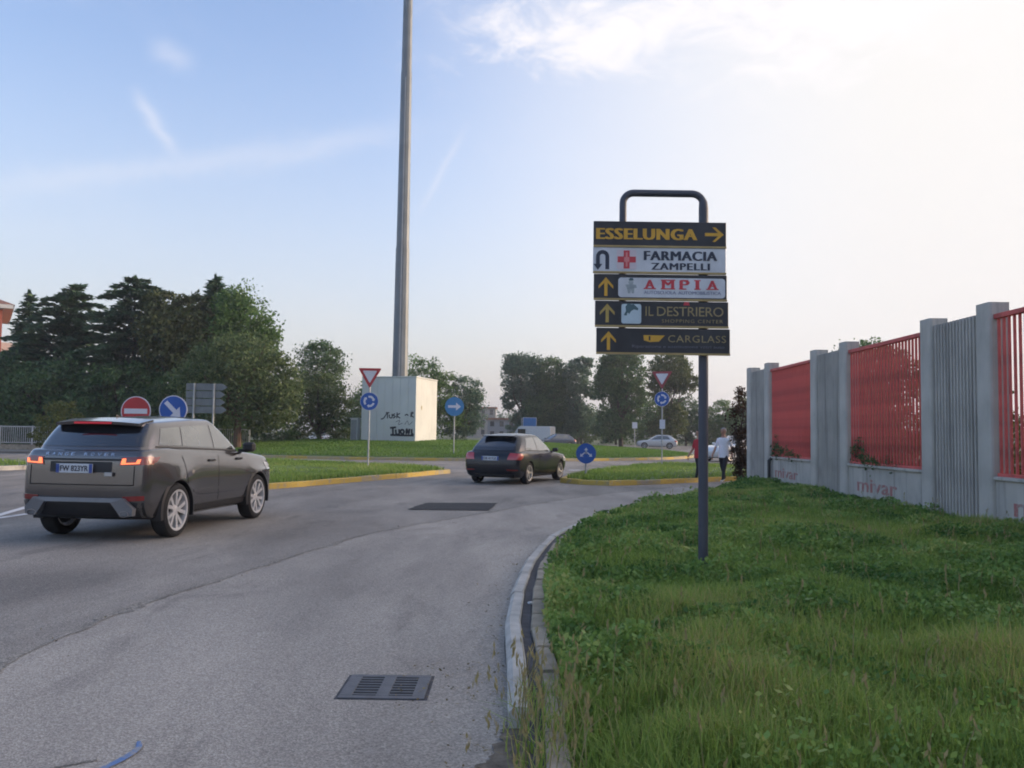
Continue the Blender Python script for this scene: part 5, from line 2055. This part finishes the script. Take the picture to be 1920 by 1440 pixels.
def conifer(name, x, y, h, R, label, lm, seed, lean=(0, 0), shape=.85, levels=26, start=.06, n=9000, spray=.42, up=.12, group=None, tip=1.0):
    """layered needle branches on a straight leader"""
    r = np.random.default_rng(seed + 500)
    root = empty(name, (x, y, 0))
    tag(root, label, 'tree', group)
    tb = MB()
    lx, ly = lean
    tb.tube([(0, 0, -.2), (lx * .25, ly * .25, h * .5), (lx, ly, h * .99)], [.22 * h / 10, .13 * h / 10, .015], 8)
    Cs, As, Rn = [], [], []
    tot = 0
    br = []
    for k in range(levels):
        t = start + (1 - start) * ((k + .5) / levels) ** .95
        z = h * t
        nb = int(r.integers(4, 7))
        a0 = r.random() * 6.28
        for j in range(nb):
            a = a0 + j * 6.283 / nb + r.normal() * .25
            Lb = R * ((1 - t) ** shape * (.62 + .6 * r.random()) + .03)
            br.append((t, z + r.normal() * .12, a, Lb))
            tot += Lb
    for t, z, a, Lb in br:
        m = max(10, int(n * Lb / tot))
        s = r.random(m) ** .75
        dirv = np.array([math.cos(a), math.sin(a)])
        cx, cy = lx * t ** 2, ly * t ** 2
        side = r.normal(size=m) * (.10 + .16 * Lb * (1 - s) * .8 + .05)
        rise = up * Lb * np.sin(s * 2.2) - .10 * Lb * s ** 2
        P = np.stack([cx + dirv[0] * s * Lb - dirv[1] * side, cy + dirv[1] * s * Lb + dirv[0] * side, z + rise - abs(r.normal(size=m)) * .10], 1)
        ax = np.tile(np.array([dirv[0], dirv[1], .05]), (m, 1))
        ax[:, 0] += -dirv[1] * np.sign(side) * .6
        ax[:, 1] += dirv[0] * np.sign(side) * .6
        Cs.append(P)
        As.append(ax)
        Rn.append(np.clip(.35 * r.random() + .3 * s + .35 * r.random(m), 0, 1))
        e = (cx + dirv[0] * Lb * .8, cy + dirv[1] * Lb * .8, z + up * Lb * .7)
        tb.tube([(cx, cy, z - .05), ((cx + e[0]) / 2, (cy + e[1]) / 2, z + up * Lb * .55), e], [.035, .025, .008], 4, cap=False)
    # leader tuft
    m = int(n * .02)
    zt = h * (1 - .10 * r.random(m) * tip)
    Cs.append(np.stack([lx + r.normal(size=m) * .07 * (1.05 - zt / h) * 8 * .4, ly + r.normal(size=m) * .06, zt], 1))
    As.append(np.tile(np.array([0.0, 0, 1]), (m, 1)))
    Rn.append(r.random(m))
    C, A, Rv = np.concatenate(Cs), np.concatenate(As), np.concatenate(Rn)
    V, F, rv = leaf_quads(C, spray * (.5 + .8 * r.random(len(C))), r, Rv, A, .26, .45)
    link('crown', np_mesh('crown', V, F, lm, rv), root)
    tb.build('trunk', M_BARK, root, smooth=True)
    return root


G1 = 'conifers behind the left railing'
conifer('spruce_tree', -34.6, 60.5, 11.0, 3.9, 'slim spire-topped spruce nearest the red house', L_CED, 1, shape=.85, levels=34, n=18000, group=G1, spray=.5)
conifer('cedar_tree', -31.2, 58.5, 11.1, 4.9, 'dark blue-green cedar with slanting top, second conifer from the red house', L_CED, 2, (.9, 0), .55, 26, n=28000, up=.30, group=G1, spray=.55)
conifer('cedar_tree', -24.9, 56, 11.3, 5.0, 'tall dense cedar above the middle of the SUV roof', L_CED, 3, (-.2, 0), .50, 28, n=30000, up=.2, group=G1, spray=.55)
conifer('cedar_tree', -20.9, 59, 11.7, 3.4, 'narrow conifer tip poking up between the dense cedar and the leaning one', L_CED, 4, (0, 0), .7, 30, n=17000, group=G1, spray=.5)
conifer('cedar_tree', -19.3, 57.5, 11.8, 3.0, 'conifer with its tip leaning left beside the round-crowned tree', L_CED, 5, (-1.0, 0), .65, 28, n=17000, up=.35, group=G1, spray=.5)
tree('pine_tree', -21.6, 54.2, 9.5, [(0, 0, 7.2, 2.0, 1.8, 2.2), (-1.0, .2, 9.3, 1.0, 1.0, 1.0), (1.3, -.2, 6.4, 1.6, 1.5, 1.6), (.9, 0, 9.0, 1.0, 1.0, 1.0), (1.9, 0, 7.8, .7, .7, .9)], 17000, L_CED2, 'yellowish olive pine in front of the dense cedar', leaf=.26, trunk_h=4.0, seed=6, clump=.36)
tree('broadleaf_tree', -17.7, 54.8, 10.7, [(0, 0, 7.2, 2.0, 1.9, 3.2), (-.5, .2, 9.0, 1.3, 1.3, 1.5), (.9, 0, 6.4, 1.5, 1.4, 1.9), (1.3, .1, 7.6, 1.0, 1.0, 1.1), (0, 0, 4.4, 1.8, 1.6, 1.8)], 19000, L_MID, 'round-crowned green tree right of the leaning conifer', leaf=.22, trunk_h=3.5, seed=7, clump=.34)
tree('olive_tree', -15.6, 48.6, 7.0, [(0, 0, 4.6, 2.5, 2.2, 2.1), (-1.7, .2, 4.4, 1.7, 1.6, 1.8), (1.9, 0, 3.9, 1.6, 1.5, 1.9), (.4, 0, 2.8, 2.8, 1.8, 1.5)], 22000, L_OLIVE, 'broad olive-green tree with reddish trunk behind the direction boards', leaf=.20, trunk_h=2.0, trunk_r=.22, seed=8, bark=M_BARKR, clump=.34)
tree('broadleaf_tree', -15.9, 70.5, 9.0, [(0, 0, 6.9, 1.85, 1.8, 1.75), (.2, 0, 5.0, 1.2, 1.2, 1.2)], 9000, L_DARK, 'small dark ball-crowned tree left of the kiosk', leaf=.20, trunk_h=4.5, seed=9, clump=.30)
tree('broadleaf_tree', -13.6, 60.5, 5.8, [(0, 0, 3.6, 1.7, 1.5, 2.0), (1.2, 0, 2.6, 1.2, 1.2, 1.9), (-1.4, 0, 3.0, 1.6, 1.3, 2.4)], 11000, L_OLIVE, 'olive-brown bushy tree below the ball-crowned tree', leaf=.20, trunk_h=1.2, seed=10, clump=.34)
tree('broadleaf_tree', -12.2, 78, 6.6, [(0, 0, 4.0, 2.2, 1.7, 2.2), (1.9, 0, 3.4, 1.6, 1.5, 2.4), (-1.6, 0, 2.8, 1.6, 1.5, 2.0)], 11000, L_MID, 'mid green tree close behind the kiosk on its left', leaf=.22, trunk_h=1.2, seed=11, clump=.34)
# dark undergrowth trees filling below the conifers
for k, (x, y, h, w, lm, lab) in enumerate([(-33.5, 55, 6.2, 3.0, L_DARK, 'dark bushy tree under the spire-topped spruce'), (-28.8, 54, 5.8, 3.0, L_DARK, 'dark bushy tree under the cedar with slanting top'),
                                           (-24.0, 53, 5.6, 2.9, L_DARK, 'dark bushy tree behind the no-entry sign'), (-19.6, 52.5, 5.2, 2.6, L_DARK, 'dark bushy tree behind the keep-right sign')]):
    tree('broadleaf_tree', x, y, h, [(0, 0, h * .55, w, w * .7, h * .42), (w * .5, .2, h * .4, w * .6, w * .6, h * .36), (-w * .5, 0, h * .42, w * .6, w * .6, h * .38)], 13000, lm, lab, leaf=.26, trunk_h=1.0, seed=20 + k, clump=.3)
tree('shrub', -24.7, 46.8, 3.2, [(0, 0, 1.6, 1.15, 1.0, 1.35), (.7, 0, 1.1, .9, .8, 1.0), (-.7, 0, 1.1, .8, .8, .9)], 4500, L_HEDGEY, 'yellow-green shrub behind the railing', leaf=.14, trunk_h=.4, trunk_r=.06, seed=30, clump=.3, cat='shrub')
tree('shrub', -34.0, 56.6, 6.0, [(0, 0, 4.5, .9, .9, 1.5), (0, 0, 2.6, 1.0, 1.0, 2.0)], 4000, L_LITE, 'bright green shrub at the left edge below the red house', leaf=.18, trunk_h=1.0, trunk_r=.08, seed=31, clump=.3, cat='shrub')
for k, (x, y, h, w) in enumerate([(-37.5, 56.5, 2.2, 3.2), (-31.5, 55, 2.0, 3.2), (-26, 53.5, 2.0, 3.0), (-20.5, 51.5, 1.9, 2.8), (-16.5, 56, 2.0, 2.4), (-12.6, 66, 2.2, 2.4)]):
    tree('hedge', x, y, h, [(0, 0, h * .5, w, .7, h * .5)], 3600, L_DARK, ['dark hedge below the red house', 'dark hedge behind the pale railing', 'dark hedge behind the yellow-green shrub', 'dark hedge left of the reddish trunk', 'dark hedge under the olive-green tree', 'dark hedge beside the grey cabinet'][k], leaf=.16, trunk_h=.3, trunk_r=.05, seed=40 + k, clump=.22, cat='hedge')

tree('broadleaf_tree', -8.0, 86, 9.2, [(-1.2, 0, 6.4, 2.1, 2.0, 2.6), (.6, 0, 5.4, 1.9, 1.8, 2.4), (-2.3, 0, 4.6, 1.7, 1.6, 2.2), (0, 0, 3.0, 3.0, 2.0, 2.2)], 14000, L_MID, 'rounded green tree whose top rises just behind the kiosk roof', leaf=.24, trunk_h=2.0, seed=50, clump=.30)
tree('broadleaf_tree', -5.0, 88, 7.6, [(0, 0, 5.2, 1.7, 1.6, 2.0), (.5, 0, 3.4, 1.5, 1.5, 2.2), (-.6, 0, 2.6, 1.8, 1.5, 1.9)], 10000, L_GREYG, 'grey-green tree behind the blue right-arrow sign', leaf=.24, trunk_h=1.8, seed=51, clump=.30)
# poplar group, centre
tree('poplar_tree', 1.7, 112, 12.0, [(0.00, 0.00, 8.60, 2.84, 2.70, 3.00), (-1.35, 0.00, 10.40, 1.76, 1.76, 1.30), (1.22, 0.40, 6.00, 2.03, 2.03, 2.20), (-1.89, 0.00, 5.60, 1.08, 1.08, 1.20)], 18750, L_GREYG, 'loose grey-green poplar above the blue direction board', leaf=.30, trunk_h=3.4, trunk_r=.22, seed=52, clump=.34)
tree('poplar_tree', 4.9, 110, 11.4, [(0.00, 0.00, 8.20, 2.12, 2.00, 2.90), (0.75, 0.00, 5.40, 2.00, 1.88, 2.60), (-1.38, 0.00, 4.60, 1.75, 1.62, 2.20)], 20000, L_DARK, 'denser dark poplar in the middle of the centre trees', leaf=.28, trunk_h=2.4, trunk_r=.22, seed=53, clump=.30)
tree('poplar_tree', 8.4, 109, 11.5, [(-0.26, 0.00, 8.80, 1.69, 1.56, 2.20), (0.78, 0.00, 10.20, 1.04, 1.04, 1.10), (-0.39, 0.00, 6.00, 1.17, 1.17, 1.60), (1.56, 0.00, 6.60, 1.04, 1.04, 0.80)], 11875, L_GREYG, 'thin poplar with open gaps left of the shop sign panels', leaf=.28, trunk_h=3.6, trunk_r=.2, seed=54, clump=.34)
tree('poplar_tree', 12.4, 97, 11.6, [(0.00, 0.00, 8.40, 2.52, 2.40, 3.00), (-1.56, 0.00, 7.00, 1.56, 1.56, 2.20), (0.96, 0.00, 5.60, 1.80, 1.80, 1.90), (-0.48, 0.00, 10.20, 1.68, 1.56, 1.40)], 22500, L_DARK, 'big dark poplar seen below the shop sign panels', leaf=.26, trunk_h=3.0, trunk_r=.24, seed=55, clump=.30)
tree('poplar_tree', 18.6, 101, 11.2, [(0.00, 0.00, 9.00, 2.50, 2.25, 1.90), (1.75, 0.00, 7.60, 1.62, 1.50, 1.30), (-1.25, 0.00, 7.00, 1.38, 1.38, 1.60), (0.75, 0.00, 10.20, 1.25, 1.25, 1.00)], 14375, L_LITE, 'light green poplar behind the right give-way sign', leaf=.28, trunk_h=3.4, trunk_r=.2, seed=56, clump=.32)
labs = ['low dark tree behind the dark blue car', 'low tree filling the gap under the thin poplar', 'low tree under the big dark poplar', 'low tree behind the silver white car', 'low tree left of the shop sign post', 'low tree right of the shop sign post', 'low tree above the white-shirted person', 'low bushy tree beside the rusty column shrub']
for k, (x, y, h, w) in enumerate([(3.6, 125, 4.6, 3.0), (10.2, 126, 6.0, 3.4), (14.6, 120, 6.6, 3.4), (19.2, 116, 7.0, 3.2), (24.0, 118, 7.0, 3.2), (29.0, 118, 6.3, 3.3), (33.5, 120, 7.4, 3.2), (37.5, 118, 6.6, 3.4)]):
    tree('broadleaf_tree', x, y, h, [(0, 0, h * .6, w * .75, w * .7, h * .38), (w * .4, 0, h * .4, w * .6, w * .6, h * .36), (-w * .4, 0, h * .38, w * .6, w * .6, h * .36)], 9000, (L_DARK, L_MID)[k % 2], labs[k], leaf=.28, trunk_h=1.2, seed=60 + k, clump=.28)
# trees behind the factory wall
tree('broadleaf_tree', 16.4, 39.5, 6.6, [(0, 0, 4.4, 1.6, 1.4, 1.4), (1.3, 0, 4.3, 1.3, 1.2, 1.3), (-1.1, 0, 4.1, 1.1, .9, 1.2), (0, 0, 2.6, 1.7, 1.4, 1.7)], 17000, L_DARK, 'dark tree whose top shows above the red railings', leaf=.16, trunk_h=1.8, seed=70, clump=.3)
for k, (x, y, h, w) in enumerate([(11.4, 28.5, 3.3, 1.7), (10.6, 24.6, 3.0, 1.6), (11.2, 20.8, 3.2, 1.7), (11.8, 17.0, 2.6, 1.6)]):
    tree('hedge', x, y, h, [(0, 0, h * .5, .8, w, h * .48), (0, .8, h * .62, .7, .9, h * .38)], 6000, (L_DARK, L_CED2)[k % 2], ['dark yard hedge behind the far red railing', 'olive yard hedge between the far and middle red railings', 'dark yard hedge behind the middle red railing', 'olive yard hedge behind the ribbed pier'][k], leaf=.12, trunk_h=.4, trunk_r=.05, seed=140 + k, z0=.09, clump=.26, cat='hedge')
tree('rusty_shrub', 6.90, 25.75, 2.9, [(0, 0, 2.0, .26, .30, .80), (.03, 0, 1.1, .24, .30, .85), (.06, .05, .45, .20, .25, .40)], 4200, L_RUST, 'tall dark rusty column shrub at the far end of the wall', leaf=.075, trunk_h=.4, trunk_r=.05, seed=71, z0=.05, clump=.34, cat='shrub')
tree('shrub', 8.0, 19.2, 1.9, [(0, 0, 1.15, .7, 1.0, .7), (-.2, .8, .9, .5, .6, .5)], 4200, L_HEDGEY, 'yellowish shrub behind the middle red railing', leaf=.085, trunk_h=.3, trunk_r=.04, seed=72, z0=.09, clump=.32, cat='shrub')
tree('shrub', 8.1, 15.0, 2.0, [(0, 0, 1.2, .7, 1.2, .75), (0, 1.1, 1.0, .5, .6, .6)], 4600, L_HEDGEY, 'yellowish shrub behind the middle railing close to the ribbed pier', leaf=.085, trunk_h=.3, trunk_r=.04, seed=73, z0=.09, clump=.32, cat='shrub')
tree('shrub', 8.2, 11.0, 1.9, [(0, 0, 1.1, .7, 1.2, .75)], 4000, L_OLIVE, 'olive shrub behind the railing at the picture edge', leaf=.085, trunk_h=.3, trunk_r=.04, seed=74, z0=.09, clump=.32, cat='shrub')
for k, (y, lab) in enumerate([(22.2, 'dark straggly shrub growing over the sill of the far red railing'), (16.9, 'dark straggly shrub growing over the sill of the middle red railing')]):
    tree('climbing_shrub', 7.06, y, 1.4, [(0, 0, 1.05, .16, .60, .26), (.0, -.6, 1.0, .15, .70, .18), (0, .15, 1.25, .14, .30, .24), (0, -1.3, .95, .13, .6, .12)], 6500, L_DARK, lab, leaf=.05, trunk_h=.5, trunk_r=.012, seed=80 + k, z0=.0, clump=.25, cat='shrub')

# distant wood along the horizon
r = np.random.default_rng(99)
xs = np.linspace(-420, 520, 420)
base = r.normal(size=420) * 8 + 330 - .1 * abs(xs)
Cs = []
for x, y in zip(xs, base):
    hh = 5 + 4.5 * vnoise(np.array([x]), np.array([0.]), 14, 5)[0] + r.random() * 1.5
    m = 46
    Cs.append(np.stack([x + r.normal(size=m) * 2.2, y + r.normal(size=m) * 2.0, hh * r.random(m) ** .7], 1))
C = np.concatenate(Cs)
V, F, rv = leaf_quads(C, 1.6 * (.6 + .8 * r.random(len(C))), r, r.random(len(C)))
tag(link('treeline', np_mesh('treeline', V, F, L_GREYG, rv)), 'distant wood along the horizon', None, kind='stuff')

# ================================================================== grass
L_GRASS = leaf_mat('verge_grass', (.068, .160, .026), (.285, .400, .088), .45, .55, (.44, .38, .16))
L_GRASS2 = leaf_mat('short_grass', (.080, .180, .030), (.200, .320, .070), .35, .6)
L_WEED = leaf_mat('weed_leaves', (.048, .130, .030), (.225, .355, .090), .38, .5, (.37, .40, .13))
L_DRY = leaf_mat('dry_stems', (.16, .14, .06), (.34, .29, .14), .3, .7)


def blades(P, h, w, lean, r, az=None):
    """curved two-segment blades; P (n,3) roots"""
    n = len(P)
    az = r.random(n) * 2 * math.pi if az is None else az
    d = np.stack([np.cos(az), np.sin(az), np.zeros(n)], 1)
    s = np.stack([-np.sin(az), np.cos(az), np.zeros(n)], 1)
    h, w, lean = h[:, None], w[:, None], lean[:, None]
    up = np.array([0, 0, 1.0])
    m = P + up * h * .58 + d * lean * h * .28
    t = P + up * h * (1 - .35 * lean) + d * lean * h * .9
    V = np.stack([P - s * w * .5, P + s * w * .5, m + s * w * .42, m - s * w * .42, t + s * w * .06, t - s * w * .06], 1).reshape(-1, 3)
    b = np.arange(n)[:, None] * 6
    F = np.concatenate([b + np.array([[0, 1, 2, 3]]), b + np.array([[3, 2, 4, 5]])], 0)
    return V, F


r = np.random.default_rng(3)


def verge_points(n, power, ymin=2.2, ymax=26.0):
    """random points on the verge, denser near the camera"""
    out = []
    got = 0
    while got < n:
        m = n * 2
        u = r.random(m)
        y = ymin * (ymax / ymin) ** (u ** power)
        x0 = kerb_x(y) + .29
        x = x0 + (6.92 - x0) * r.random(m)
        acc = r.random(m) < np.clip((6.92 - x0) / 7.0, 0, 1)
        ok = acc & (x < .62 * y + 1.2)
        out.append(np.stack([x[ok], y[ok]], 1))
        got += ok.sum()
    return np.concatenate(out)[:n]


XY = verge_points(150000, .80)
x, y = XY[:, 0], XY[:, 1]
patchy = vnoise(x + 9, y, .9, 31)
big = vnoise(x + 40, y, 2.3, 32)
fine = vnoise(x + 3, y + 7, .35, 36)
edge_d = x - kerb_x(y)
hgt = (.07 + .15 * patchy * (.35 + big) + .07 * r.random(len(x))) * (.5 + .5 * np.clip(edge_d / .7, 0, 1))
hgt *= (.75 + .55 * fine)
wid = (.0045 + .0030 * r.random(len(x))) * (.75 + .085 * y)
z = verge_z(x, y) - .01
V, F = blades(np.stack([x, y, z], 1), hgt, wid, .15 + .75 * r.random(len(x)) ** 1.3, r)
rv = np.clip(.30 + .35 * (patchy - .5) + .55 * (big - .45) + .55 * r.random(len(x)) - .06, 0, 1)
g = link('verge_grass', np_mesh('verge_grass', V, F, L_GRASS, np.repeat(rv, 6)))
tag(g, 'long unmown grass covering the verge in front of the factory wall', None, kind='stuff')

# broad-leaved weeds in patches
XY = verge_points(52000, .85)
x, y = XY[:, 0], XY[:, 1]
keep = (vnoise(x + 17, y + 5, 1.3, 33) + .35 * r.random(len(x))) > (.46 + .22 * np.clip((5.0 - y) / 2.5, 0, 1))
x, y = x[keep], y[keep]
k = 6
xx = np.repeat(x, k) + r.normal(size=len(x) * k) * .06
yy = np.repeat(y, k) + r.normal(size=len(x) * k) * .06
zz = verge_z(xx, yy) + .03 + .16 * r.random(len(xx)) * (.25 + vnoise(xx, yy, .7, 34) * vnoise(xx + 5, yy, .3, 38) * 2)
sz = (.022 + .030 * r.random(len(xx)) ** 2) * (.8 + .055 * yy)
ok = xx > kerb_x(yy) + .27
V, F, rv = leaf_quads(np.stack([xx, yy, zz], 1)[ok], sz[ok], r, np.clip(.75 * vnoise(xx + 3, yy, .55, 39)[ok] * 1.1 + .5 * (r.random(ok.sum()) - .35), 0, 1), None, .62, 1.0)
tag(link('verge_weeds', np_mesh('verge_weeds', V, F, L_WEED, rv)), 'broad-leaved weeds among the verge grass', None, kind='stuff')

# dry stems with seed heads, mostly at the near kerb end
pts = np.concatenate([np.stack([.02 + .30 * r.random(70), 3.0 + 1.6 * r.random(70)], 1), verge_points(330, .7, 2.4, 16)])
n = len(pts)
hh = np.where(np.arange(n) < 70, .22 + .26 * r.random(n), .20 + .22 * r.random(n))
zz = np.where(np.arange(n) < 70, .06, verge_z(pts[:, 0], pts[:, 1]))
az = r.random(n) * 6.28
ln = .15 + .75 * r.random(n)
V1, F1 = blades(np.stack([pts[:, 0], pts[:, 1], zz], 1), hh, .0035 + .0005 * pts[:, 1], ln, r, az)
tip = np.stack([pts[:, 0] + np.cos(az) * ln * hh * .9, pts[:, 1] + np.sin(az) * ln * hh * .9, zz + hh * (1 - .35 * ln)], 1)
ear = np.repeat(tip, 5, 0) + np.concatenate([np.zeros((0, 3))] + [np.stack([r.normal(size=5) * .005, r.normal(size=5) * .005, (np.arange(5) - 2) * .012], 1) for _ in range(n)], 0)
V2, F2, rv2 = leaf_quads(ear, np.full(len(ear), .040), r, np.full(len(ear), .9), np.tile(np.array([0, 0, 1.0]), (len(ear), 1)), .30)
VV = np.concatenate([V1, V2])
FF = np.concatenate([F1, F2 + len(V1)])
tag(link('seed_stems', np_mesh('seed_stems', VV, FF, L_DRY, np.concatenate([np.repeat(r.random(n), 6), rv2]))), 'dry grass stems with seed heads among the verge grass', None, kind='stuff')
# leafy tuft overgrowing the broken kerb end
n = 1300
x = .10 + .42 * r.random(n) ** 1.2 + r.normal(size=n) * .05
y = 2.6 + 2.0 * r.random(n)
V, F = blades(np.stack([x, y, np.full(n, .03)], 1), .06 + .20 * r.random(n) * (.4 + vnoise(x, y, .3, 44)), .006 + .004 * r.random(n), .2 + .7 * r.random(n), r)
tag(link('kerb_weeds', np_mesh('kerb_weeds', V, F, L_GRASS, np.repeat(.3 + .7 * r.random(n), 6))), 'weeds overgrowing the broken near end of the kerb', None, kind='stuff')


def poly_points(poly, n, rr):
    lo, hi = poly.min(0), poly.max(0)
    out = []
    got = 0
    while got < n:
        p = lo + (hi - lo) * rr.random((n * 2, 2))
        ins = np.zeros(len(p), bool)
        q = np.roll(poly, -1, 0)
        for a, b in zip(poly, q):
            c = ((a[1] > p[:, 1]) != (b[1] > p[:, 1])) & (p[:, 0] < (b[0] - a[0]) * (p[:, 1] - a[1]) / (b[1] - a[1] + 1e-12) + a[0])
            ins ^= c
        out.append(p[ins])
        got += ins.sum()
    return np.concatenate(out)[:n]


for bed, n, lab in ((bedL, 26000, 'short grass on the left splitter island'), (bedR, 22000, 'short grass on the right splitter island'), (bedF, 9000, 'short grass on the small left island')):
    c = bed.mean(0)
    P = poly_points(c + (bed - c) * .975, n, r)
    x, y = P[:, 0], P[:, 1]
    rho = vnoise(x, y, 1.2, 35)
    V, F = blades(np.stack([x, y, np.full(n, .12)], 1), .08 + .10 * rho + .08 * r.random(n), .022 + .014 * r.random(n), .2 + .7 * r.random(n), r)
    tag(link('island_grass', np_mesh('island_grass', V, F, L_GRASS, np.repeat(np.clip(.15 + .4 * rho + .4 * r.random(n), 0, 1), 6))), lab, None, kind='stuff')
n = 70000
a = math.pi + math.pi * r.random(n)
rad = RBR * .985 * np.sqrt(r.random(n))
x, y = RBC[0] + rad * np.cos(a), RBC[1] + rad * np.sin(a)
rho = vnoise(x + 90, y, 2.6, 36)
rho2 = vnoise(x + 90, y, .8, 37)
V, F = blades(np.stack([x, y, mound_z(x, y) - .02], 1), .05 + .07 * rho2 + .05 * r.random(n), .035 + .02 * r.random(n), .2 + .7 * r.random(n), r)
tag(link('roundabout_grass', np_mesh('roundabout_grass', V, F, L_GRASS2, np.repeat(np.clip(.05 + .5 * rho + .2 * rho2 + .3 * r.random(n), 0, 1), 6))), 'short mown grass on the roundabout island', None, kind='stuff')

# small white litter on the verge edge
M_PAPER = mat('paper_litter', (.65, .65, .66), .8, var=.1)
for k, (x, y, zz, lab) in enumerate([(.56, 7.35, .17, 'crumpled white paper scrap on the verge edge grass'), (.165, 6.9, .10, 'small white scrap in the gutter by the kerb')]):
    lm = bmesh.new()
    bmesh.ops.create_icosphere(lm, subdivisions=2, radius=.028 if k == 0 else .02)
    for v in lm.verts:
        v.co *= 1 + .35 * random.uniform(-1, 1)
        v.co.z *= .5
    me = bpy.data.meshes.new('paper_scrap')
    lm.to_mesh(me)
    lm.free()
    me.materials.append(M_PAPER)
    tag(link('paper_scrap', me, loc=(x, y, zz)), lab, 'litter')

# dry leaves and grit gathered along the kerb, the drain and the seam
n = 520
q = r.random(n)
ky = np.where(q < .55, 3.2 + 9 * r.random(n) ** 1.4, np.where(q < .75, 4.5 + .9 * r.random(n), 4 + 10 * r.random(n)))
kx = np.where(q < .55, kerb_x(ky) - .02 - np.abs(r.normal(size=n)) * .16, np.where(q < .75, -.62 + .55 * r.random(n), np.interp(ky, seam_c[:, 1], seam_c[:, 0]) + r.normal(size=n) * .12))
V, F, rv = leaf_quads(np.stack([kx, ky, np.full(n, .016)], 1), .010 + .022 * r.random(n) ** 2, r, r.random(n), np.concatenate([r.normal(size=(n, 2)), np.zeros((n, 1))], 1), .6, .15)
V[:, 2] = np.clip(V[:, 2], .0085, .03)
tag(link('fallen_leaves', np_mesh('fallen_leaves', V, F, leaf_mat('dead_leaf', (.10, .075, .045), (.30, .24, .13), .1, .8), rv)), 'dry leaf litter along the kerb and the storm drain', None, kind='stuff')
# ================================================================== evening haze
hm = bpy.data.materials.new('haze_air')
hm.use_nodes = True
ht_ = hm.node_tree
ht_.nodes.clear()
pv = ht_.nodes.new('ShaderNodeVolumePrincipled')
pv.inputs['Color'].default_value = (.90, .93, 1.0, 1)
pv.inputs['Density'].default_value = .00065
pv.inputs['Anisotropy'].default_value = .3
ho_ = ht_.nodes.new('ShaderNodeOutputMaterial')
ht_.links.new(pv.outputs[0], ho_.inputs['Volume'])
hz_o = MB().box((0, 720, 19.5), (1900, 1700, 43)).build('haze', hm)
tag(hz_o, kind='stuff')
